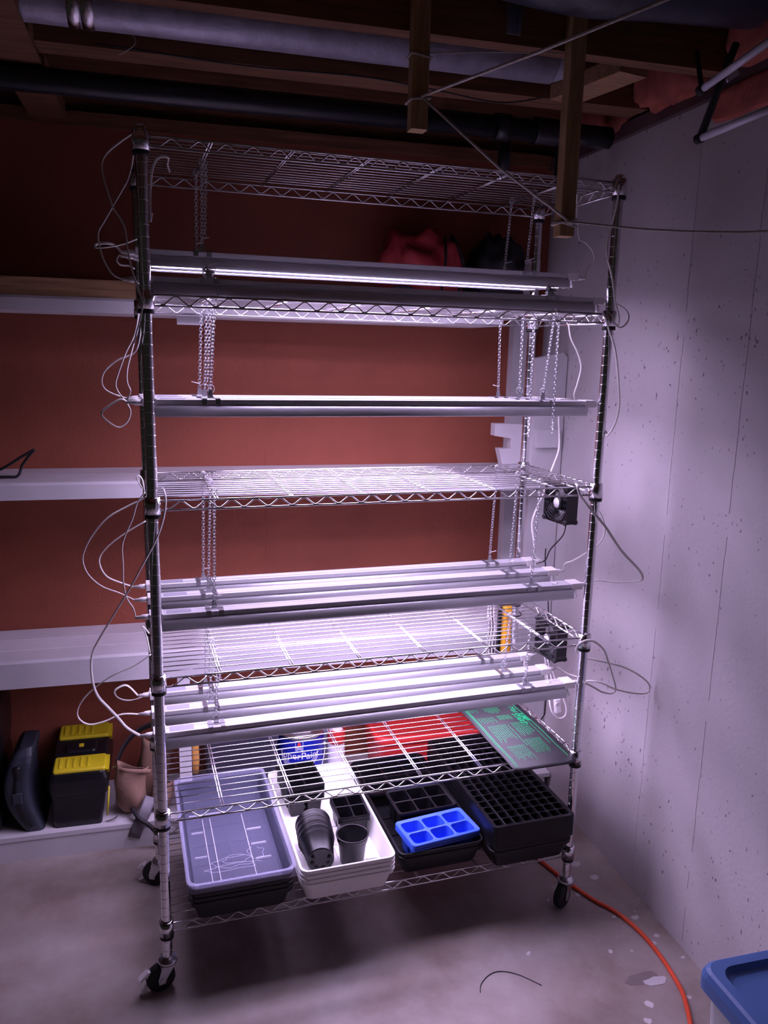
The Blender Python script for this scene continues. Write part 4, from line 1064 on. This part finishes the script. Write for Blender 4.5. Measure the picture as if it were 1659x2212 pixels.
# flat divided insert at the rear of the middle tray
ins = mesh_of(cells_mb(0.240, 0.190, 3, 2, 0.050, 0.010, 0.006, 0.15, 0.006, 0.9), 'tray_insert', blackt, Z0)
place(ins, 'divided_insert', blackt, 0.772, 0.425, ZT+0.0499, 0.0, 'black divided insert at the rear of the middle black tray', 'tray', None)
# pots
pot_prof = [(0.0,0.002),(0.028,0.0025),(0.031,0.0),(0.0335,0.003),(0.0405,0.066),(0.0430,0.0670),(0.0440,0.082),(0.0468,0.0828),(0.0470,0.087),(0.0438,0.0875),(0.0425,0.086),(0.0408,0.067),(0.0400,0.066),(0.0320,0.005),(0.0,0.004)]
pot = mesh_of(MB().lathe(pot_prof, (0,0,0), 36), 'pot', blackp, Z0)
o = place(pot, 'nursery_pot', blackp, 0.514, 0.050, ZW-0.0003, 0, 'single upright black nursery pot in the white tray', 'pot', None)
# lying nested pots: axis from base (outer) to rim (inner)
base_pt = Vector((0.412, 0.004, ZW+0.0508)); ax = Vector((0.10, 1.0, 0.0)).normalized()
q = Vector((0,0,1)).rotation_difference(ax).to_matrix().to_4x4()
for k in range(4):
    p = base_pt + ax*(0.026*k)
    o = bpy.data.objects.new('nursery_pot', pot); C.objects.link(o)
    o.matrix_world = Matrix.Translation(p) @ q @ Matrix.Scale(1.12, 4); ORG[o.name] = Z0
    tag(o, 'black nursery pot, %s of four nested on their side' % (('outermost with drainage holes showing', 'second from the shown base', 'third from the shown base', 'innermost')[k]), 'pot', 'four nested pots on their side')
    if k == 0:
        for j in range(6):
            a = math.radians(-20 + 44*j)
            h = MB().lathe([(0.0, -0.0006), (0.0042, -0.0006), (0.0042, 0.001)], (0.0205*math.cos(a), 0.0205*math.sin(a), 0.0), 10)
            ORG[o.name] = Z0
            build(h, 'drain_hole', soil, o)

# ------------------------------------------------------------------ things on the plinth behind and beside the rack (room frame)
# paint can
PX, PY, PZ, PR, PH = 0.478, 0.795, 0.0905, 0.086, 0.215
t = thing('paint_can', 'metal paint can with blue SuperPaint label on the white plinth', 'paint can', (PX, PY, PZ), RROT)
build(MB().lathe([(PR-0.004, 0), (PR, 0.002), (PR, 0.006), (PR-0.002, 0.010), (PR-0.002, PH-0.010), (PR+0.002, PH-0.006), (PR+0.002, PH), (PR-0.006, PH), (PR-0.008, PH-0.005), (PR-0.018, PH-0.006), (PR-0.020, PH-0.002), (0, PH-0.002)], (PX, PY, PZ), 48, None, True, True), 'can_body', cansteel, t)
ZL0 = 0.014
def canpt(s, z, dr): # s = arc length from the front centre
    a = -math.pi/2 - 0.21 + s/PR
    return Vector((PX + (PR-0.002+dr)*math.cos(a), PY + (PR-0.002+dr)*math.sin(a), PZ + z))
mb = MB(); n = 60
vs = []
for k in range(n+1):
    s_ = -0.24 + 0.48*k/n
    vs += [canpt(s_, ZL0, 0.0006), canpt(s_, PH-0.014, 0.0006)]
mb.add(vs, [(2*k, 2*k+2, 2*k+3, 2*k+1) for k in range(n)], True)
lab = build(mb, 'label', canblue, t)
def cantext(body, size, s0, z0, m, bold=0.0):
    tm = text_mb(body, size, bold)
    tm.v = [canpt(s0 + p.x, z0 + p.y, 0.0014) for p in tm.v]; build(tm, 'label_text', m, t)
cantext('SuperPaint', 0.037, 0.0, 0.142, printw)
cantext('PAINT AND PRIMER IN ONE', 0.0085, 0.0, 0.104, printw, 0.0002); cantext('EXTERIOR LATEX SATIN', 0.0085, 0.0, 0.040, printw, 0.0002) if False else None
mb = MB()
for k in range(6):
    pts = [canpt(-0.075+0.15*j/20, 0.082 + 0.005*k + 0.045*abs((j-10)/10)**2.2, 0.0016) for j in range(21)]
    mb.tube(pts, 0.0004, 4)
build(mb, 'label_lines', printw, t)
mb = MB()
for (s0, s1, z0, z1) in ((-0.014,0.014,0.163,0.165),(-0.014,0.014,0.199,0.201),(-0.014,-0.0125,0.163,0.201),(0.0125,0.014,0.163,0.201),(-0.011,0.011,0.167,0.170),(-0.011,0.011,0.173,0.176)):
    mb.add([canpt(s0, z0, 0.0014), canpt(s1, z0, 0.0014), canpt(s1, z1, 0.0014), canpt(s0, z1, 0.0014)], [(0,1,2,3)])
build(mb, 'label_frame', printw, t)
mb = MB().add([canpt(-0.008, 0.181, 0.0014), canpt(0.008, 0.181, 0.0014), canpt(0.004, 0.195, 0.0014), canpt(-0.004, 0.195, 0.0014)], [(0,1,2,3)])
build(mb, 'label_emblem', printr, t)
pts = [canpt(s_, 0.150 - 0.125*math.cos(s_/0.135*math.pi/2), 0.006 + 0.004*math.cos(s_/0.135*math.pi/2)) for s_ in [-0.135+0.27*k/24 for k in range(25)]]
build(MB().tube(pts, 0.0013, 6), 'wire_bail', cansteel, t)
for s_ in (-0.135, 0.135): build(MB().tube([canpt(s_, 0.150, -0.001), canpt(s_, 0.150, 0.008)], 0.006, 10), 'bail_ear', whitep, t)
build(MB().box((PX-0.035, PY-0.045, PZ+PH-0.0019), (PX+0.030, PY-0.020, PZ+PH-0.0008)), 'lid_sticker', printw, t)

# bottles/caulk tubes beside the can
t = thing('spray_bottle', 'white bottle with red band beside the paint can', 'bottle', (0.605, 0.775, 0.0905), RROT)
build(MB().lathe([(0.0, 0), (0.030, 0), (0.032, 0.004), (0.032, 0.13), (0.030, 0.15), (0.026, 0.20), (0.014, 0.215), (0.0, 0.216)], (0.608, 0.775, 0.0905), 24), 'bottle_body', whitep, t)
build(MB().lathe([(0.0324, 0.155), (0.0330, 0.156), (0.0330, 0.208), (0.0324, 0.209)], (0.608, 0.775, 0.0905), 24), 'red_band', redp, t)
build(MB().lathe([(0.016, 0.214), (0.022, 0.216), (0.024, 0.236), (0.0, 0.238)], (0.608, 0.775, 0.0905), 20), 'cap', clearm, t)
one(MB().lathe([(0.0, 0), (0.024, 0), (0.025, 0.003), (0.025, 0.205), (0.019, 0.21), (0.007, 0.215), (0.004, 0.28), (0.0, 0.28)], (0.588, 0.855, 0.0905), 20), 'caulk_tube', mat('caulk_blue_white', (0.55, 0.58, 0.72), 0.4), 'pale blue caulk tube behind the white bottle', 'caulk tube', None, RROT)

# red tote on the plinth
t = thing('red_tote', 'red plastic tote with rounded corners on the white plinth', 'tote', (0.95, 0.79, 0.0905), RROT)
def tote(cx, cy, w, d, levels):
    mb = MB(); mb.rings([rrect(w*f, d*f, 0.045*f, z_, 5, cx, cy) for f, z_ in levels], True); return mb
build(tote(0.962, 0.795, 0.46, 0.27, [(0.86, 0.0905), (0.88, 0.094), (0.96, 0.255), (0.965, 0.258), (0.965, 0.262)]), 'tote_body', redp, t)
build(tote(0.962, 0.795, 0.46, 0.27, [(0.985, 0.262), (1.0, 0.266), (1.0, 0.285), (0.985, 0.292), (0.94, 0.293), (0.92, 0.287), (0.0, 0.287)]), 'tote_lid', redp, t)
build(MB().box((0.86, 0.660, 0.170), (0.98, 0.668, 0.178)), 'handle_ledge', redp, t)

# dark bin behind the clear tray
t = thing('dark_bin', 'dark purple black plastic bin between the white post and paint can', 'bin', (0.235, 0.80, 0.0905), RROT)
def binparts(cx, cy, w, d, z0, z1):
    build(MB().rings([rrect(w*f, d*f, 0.02, z_, 4, cx, cy) for f, z_ in ((0.9, z0), (1.0, z1-0.02), (1.0, z1-0.018))], False), 'bin_body', binpurple, t)
    build(MB().rings([rrect(w*f, d*f, 0.022, z_, 4, cx, cy) for f, z_ in ((1.02, z1-0.022), (1.03, z1-0.018), (1.03, z1-0.004), (1.0, z1), (0.92, z1), (0.90, z1-0.006), (0.0, z1-0.006))], False), 'bin_lid', binpurple, t)
binparts(0.256, 0.80, 0.25, 0.25, 0.0905, 0.345)
one(rbox((0.100, 0.700, 0.346), (0.122, 0.722, 0.40), 0.006).xf(IDM), 'tool_grip', blackp, 'black tool grip standing on the dark bin', 'tool', None, RROT) if False else None
one(MB().lathe([(0.0, 0), (0.010, 0.004), (0.013, 0.05), (0.011, 0.13), (0.014, 0.18), (0.008, 0.195), (0.0, 0.196)], (0.0995, 0.685, 0.225), 14, (0.0, 0.06, 1)), 'wooden_handle', orangewood, 'orange wooden tool handle hanging on the side of the white post', 'tool', None, RROT)
mb = MB()
mb.tube(smooth_path([(0.20, 0.70, 0.3455+0.012), (0.24, 0.695, 0.365), (0.29, 0.69, 0.372), (0.33, 0.70, 0.3455+0.010)]), [0.012]*18+[0.010], 10)
mb.tube(smooth_path([(0.21, 0.74, 0.358), (0.27, 0.73, 0.37), (0.34, 0.72, 0.372), (0.36, 0.73, 0.356)]), 0.010, 10)
one(mb, 'yellow_tool', yelltool, 'yellow handled tool lying on the dark bin', 'tool', None, RROT)

# toolbox
t = thing('toolbox', 'black toolbox with two yellow lid compartments on the white plinth', 'toolbox', (-0.285, 0.79, 0.0905), RROT)
X0, X1, Y0, Y1 = -0.366, -0.188, 0.662, 0.942
bx = MB().rings([rrect((X1-X0)*f, (Y1-Y0)*g, 0.010, z_, 3, (X0+X1)/2-0.006*(1-f)/0.12, (Y0+Y1)/2) for f, g, z_ in ((0.84, 0.95, 0.0905), (0.95, 0.985, 0.205), (1.0, 1.0, 0.206), (1.0, 1.0, 0.220))], False)
build(bx, 'body', blackp, t)
def slope(mb):
    mb.v = [Vector((v.x, v.y, v.z + max(0.0, (v.y-Y0))*0.17*min(1.0, max(0.0, (v.z-0.222)/0.03)))) for v in mb.v]; return mb
lidb = MB().rings([rrect((X1-X0)*f, (Y1-Y0)*g, 0.014, z_, 3, (X0+X1)/2, (Y0+Y1)/2) for f, g, z_ in ((1.02, 1.01, 0.2205), (1.04, 1.02, 0.225), (1.02, 1.0, 0.255), (0.94, 0.96, 0.276), (0.90, 0.94, 0.279))], False)
build(slope(lidb), 'lid', blackp, t)
for (ya, yb) in ((Y0+0.012, Y0+0.088), (Y1-0.090, Y1-0.016)):
    yl = build(slope(rbox((X0+0.010, ya, 0.270), (X1-0.004, yb, 0.2885), 0.008)), 'yellow_compartment', yellowp, t)
    for k in range(5): build(slope(rbox((X0+0.026+0.022*k, ya+0.014, 0.2870), (X0+0.035+0.022*k, yb-0.014, 0.2915), 0.004)), 'rib', yellowp, yl)
    build(slope(MB().prism([(ya, 0.280), (yb, 0.280), (yb-0.014, 0.262), (yb-0.036, 0.266), (ya+0.018, 0.256)], lambda a, b, h: (h, a, b), X1-0.004, X1+0.006)), 'latch_flap', yellowp, yl)
build(slope(rbox(((X0+X1)/2-0.050, Y0+0.110, 0.272), ((X0+X1)/2+0.050, Y1-0.112, 0.288), 0.012)), 'carry_handle', blackp, t)
build(slope(rbox(((X0+X1)/2-0.008, Y0+0.132, 0.2876), ((X0+X1)/2+0.008, Y0+0.150, 0.2890), 0.003)), 'emblem', yellowp, t)
build(MB().tube([(X1-0.004, Y0+0.004, 0.120), (X1+0.004, Y0+0.02, 0.215)], 0.003, 6), 'latch_flap', yellowp, t)

# grey drill case standing on edge
t = thing('grey_case', 'blue grey curved tool case standing on edge beside the toolbox', 'case', (-0.42, 0.80, 0.0905), RROT)
prof_ = []
for k in range(13):
    a = k/12; prof_.append((0.665 + 0.02*math.sin(a*3.1), 0.0905 + 0.315*a))
rings = []
for k in range(15):
    a = k/14; zc = 0.0905 + 0.285*a
    q_ = 1.0 if a < 0.8 else math.sqrt(max(0.04, 1 - ((a-0.8)/0.2)**2))
    w_ = (0.030 + 0.008*math.sin(a*math.pi))*(0.55+0.45*q_); dep = 0.22*(0.45+0.55*q_)
    cx = -0.420 - 0.045*math.sin(a*math.pi*0.9); f0 = 0.668 - 0.016*math.sin(a*math.pi) + 0.03*(1-q_)
    rings.append(rrect(2*w_, dep, 0.016, zc, 3, cx, f0 + dep/2))
build(MB().rings(rings, False), 'case_shell', greycase, t)
build(MB().rings([[v + Vector((0, -0.004, 0)) for v in rrect(0.006, 0.03, 0.002, 0.0905+0.285*k/14, 2, rings[k][0].x*0.5+rings[k][9].x*0.5, min(v.y for v in rings[k])+0.012)] for k in range(1, 12)], False), 'seam_strip', blackp, t)
build(rbox((-0.476, 0.644, 0.205), (-0.446, 0.662, 0.243), 0.004), 'latch', greycase, t)
build(rbox((-0.470, 0.650, 0.285), (-0.446, 0.668, 0.330), 0.010), 'handle_recess', blackp, t)
# black tall case
t = thing('black_case', 'tall black tool case standing left of the grey case', 'case', (-0.56, 0.80, 0.0905), RROT)
build(MB().rings([rrect(0.20*f, 0.26*f, 0.03, z_, 4, -0.612, 0.80) for f, z_ in ((0.90, 0.0905), (0.98, 0.12), (0.97, 0.30), (0.93, 0.32), (0.97, 0.34), (1.02, 0.40), (1.02, 0.50), (0.95, 0.535), (0.80, 0.548))], True), 'case_shell', blackp, t)
build(MB().tube([(-0.64, 0.672, 0.355), (-0.53, 0.672, 0.360)], 0.008, 8), 'latch', blackp, t)
# tool belt pouch
t = thing('tool_pouch', 'tan suede tool pouch slumped beside the toolbox', 'tool pouch', (-0.10, 0.76, 0.0905), RROT)
def pouch(c, r, h, seed, tilt, roll):
    """soft open-topped leather cup"""
    mb = MB(); R = []
    prof = ((0.30, 0.0), (0.72, 0.06), (0.95, 0.22), (1.03, 0.45), (0.98, 0.70), (0.92, 0.90), (0.97, 1.0), (0.90, 0.99), (0.84, 0.86), (0.80, 0.45), (0.30, 0.30))
    for f, z_ in prof:
        row = []
        for k in range(28):
            a_ = 2*math.pi*k/28
            q_ = 1 + 0.34*noise.noise(Vector((math.cos(a_)*1.1, math.sin(a_)*1.1, z_*2.2+seed)))
            row.append(Vector((r[0]*f*q_*math.cos(a_) + 0.020*z_*z_, r[1]*f*q_*math.sin(a_)*(1-0.62*z_**3), h*z_ + (0.016*math.sin(a_*2+seed) - 0.022*math.cos(a_))*z_*z_)))
        R.append(row)
    mb.rings(R, True)
    return mb.xf(Matrix.Translation(c) @ Matrix.Rotation(roll, 4, 'Y') @ Matrix.Rotation(tilt, 4, 'X'))
build(pouch((-0.112, 0.728, 0.105), (0.050, 0.046), 0.175, 2.2, 0.26, -0.10), 'front_pouch', suede, t)
build(pouch((-0.052, 0.800, 0.100), (0.052, 0.046), 0.215, 6.2, 0.16, 0.02), 'rear_pouch', suede, t)
build(pouch((-0.022, 0.712, 0.094), (0.034, 0.034), 0.120, 8.8, 0.14, 0.05), 'side_pouch', suede, t)
build(MB().tube(smooth_path([(-0.160, 0.690, 0.272), (-0.135, 0.664, 0.276), (-0.095, 0.660, 0.270), (-0.050, 0.676, 0.256)]), 0.008, 8, 0.003), 'top_binding', suede, t)
build(MB().tube(smooth_path([(-0.160, 0.74, 0.270), (-0.135, 0.80, 0.300), (-0.085, 0.845, 0.33), (0.0, 0.858, 0.35)]), 0.014, 8, 0.004), 'belt', leather, t)
build(MB().tube(smooth_path([(-0.172, 0.70, 0.268), (-0.164, 0.690, 0.280), (-0.148, 0.682, 0.272), (-0.152, 0.688, 0.258)]), 0.0028, 6), 'buckle', zinc, t)
# webbing strap and black hose hanging from the pouch over the plinth edge
one(MB().tube([(-0.052, 0.672, 0.165), (-0.076, 0.652, 0.112), (-0.087, 0.641, 0.096), (-0.100, 0.6415, 0.066), (-0.110, 0.640, 0.040)], 0.020, 8, 0.0014, True, (1, 0, -0.35)), 'webbing_strap', strapm, 'grey webbing strap hanging over the plinth edge from the pouch', 'strap', None, RROT)
one(MB().tube(smooth_path([(-0.112, 0.672, 0.128), (-0.090, 0.634, 0.112), (-0.055, 0.624, 0.085), (-0.030, 0.622, 0.045), (-0.022, 0.626, 0.006)]), 0.0075, 10), 'leather_tail', leather, 'black leather belt tail dangling before the plinth', 'strap', None, RROT)
one(MB().tube(smooth_path([(-0.198, 0.672, 0.0935), (-0.180, 0.668, 0.098), (-0.164, 0.668, 0.106), (-0.158, 0.672, 0.114)]), 0.0025, 6), 'wire_scrap', zinc, 'bent wire end beside the toolbox foot', 'wire', None, RROT)

# ------------------------------------------------------------------ floor things
one(MB().tube(smooth_path([(1.07, 0.575, 0.0062), (1.13, 0.42, 0.0062), (1.175, 0.33, 0.0062), (1.200, 0.255, 0.0062), (1.218, 0.176, 0.0062), (1.242, 0.080, 0.0062), (1.275, -0.018, 0.0062), (1.312, -0.088, 0.0062), (1.331, -0.175, 0.0062), (1.331, -0.262, 0.0062), (1.319, -0.345, 0.0062), (1.292, -0.437, 0.0062), (1.21, -0.56, 0.0062), (1.05, -0.66, 0.0062), (0.80, -0.85, 0.0062)]), 0.0062, 12),
    'extension_cord', orangec, 'orange extension cord snaking across the floor past the caster', 'cord')
one(MB().tube(smooth_path([(0.786, -0.255, 0.0012), (0.800, -0.230, 0.0012), (0.835, -0.206, 0.0012), (0.872, -0.203, 0.0012), (0.914, -0.229, 0.0012), (0.955, -0.279, 0.0012)]), 0.0012, 6),
    'wire_scrap', darkcable, 'thin bent dark wire lying on the concrete floor', 'wire')
fl = bpy.data.objects['floor']
def patch(cx, cy, rx_, ry_, seed, m, z=0.0006):
    pts = []
    for k in range(28):
        a = 2*math.pi*k/28; q_ = 1 + 0.35*noise.noise(Vector((math.cos(a)*1.6, math.sin(a)*1.6, seed)))
        pts.append((cx+rx_*q_*math.cos(a), cy+ry_*q_*math.sin(a)))
    return build(MB().prism(pts, lambda a, b, h: tuple(RROT.inverted() @ Vector((a, b, h))), -0.001, z), 'paint_patch', m, fl)
pdark = mat('floor_patch_dark', (0.20, 0.165, 0.155), 0.7, var=0.2); pwhite = mat('floor_patch_white', (0.52, 0.50, 0.51), 0.6)
patch(1.235, -0.335, 0.052, 0.020, 1.0, pdark); patch(1.262, -0.352, 0.036, 0.013, 3.0, pwhite, 0.0012)
for k, (a, b, r_) in enumerate(((1.375, -0.205, 0.010), (1.345, -0.228, 0.012), (1.392, -0.30, 0.007), (1.30, -0.10, 0.008), (1.36, -0.12, 0.012), (1.25, 0.02, 0.010), (1.345, 0.08, 0.016), (1.32, 0.16, 0.02))): patch(a, b, r_, r_*0.7, k*1.7, pwhite)
# storage bin, bottom right
t = thing('storage_bin', 'frosted storage bin with blue lid standing against the lilac wall', 'storage bin', (1.268, -0.86, 0), RROT)
bw, bd, bh = 0.285, 0.44, 0.425
FB = Matrix.Translation((1.232, -0.893, 0))
build(MB().rings([rrect(bw*f, bd*f, 0.03, z_, 4) for f, z_ in ((0.82, 0.001), (0.84, 0.006), (0.94, 0.36), (0.97, 0.362), (0.97, 0.385))], False).xf(FB), 'bin_body', binbody, t)
build(MB().rings([rrect(bw+dx, bd+dx, 0.032, z_, 5) for dx, z_ in ((0.004, 0.372), (0.012, 0.374), (0.012, 0.402), (0.002, 0.416), (-0.010, 0.421), (-0.050, 0.421), (-0.060, 0.408), (-0.075, 0.404))] , False).xf(FB), 'bin_lid', binlid, t)
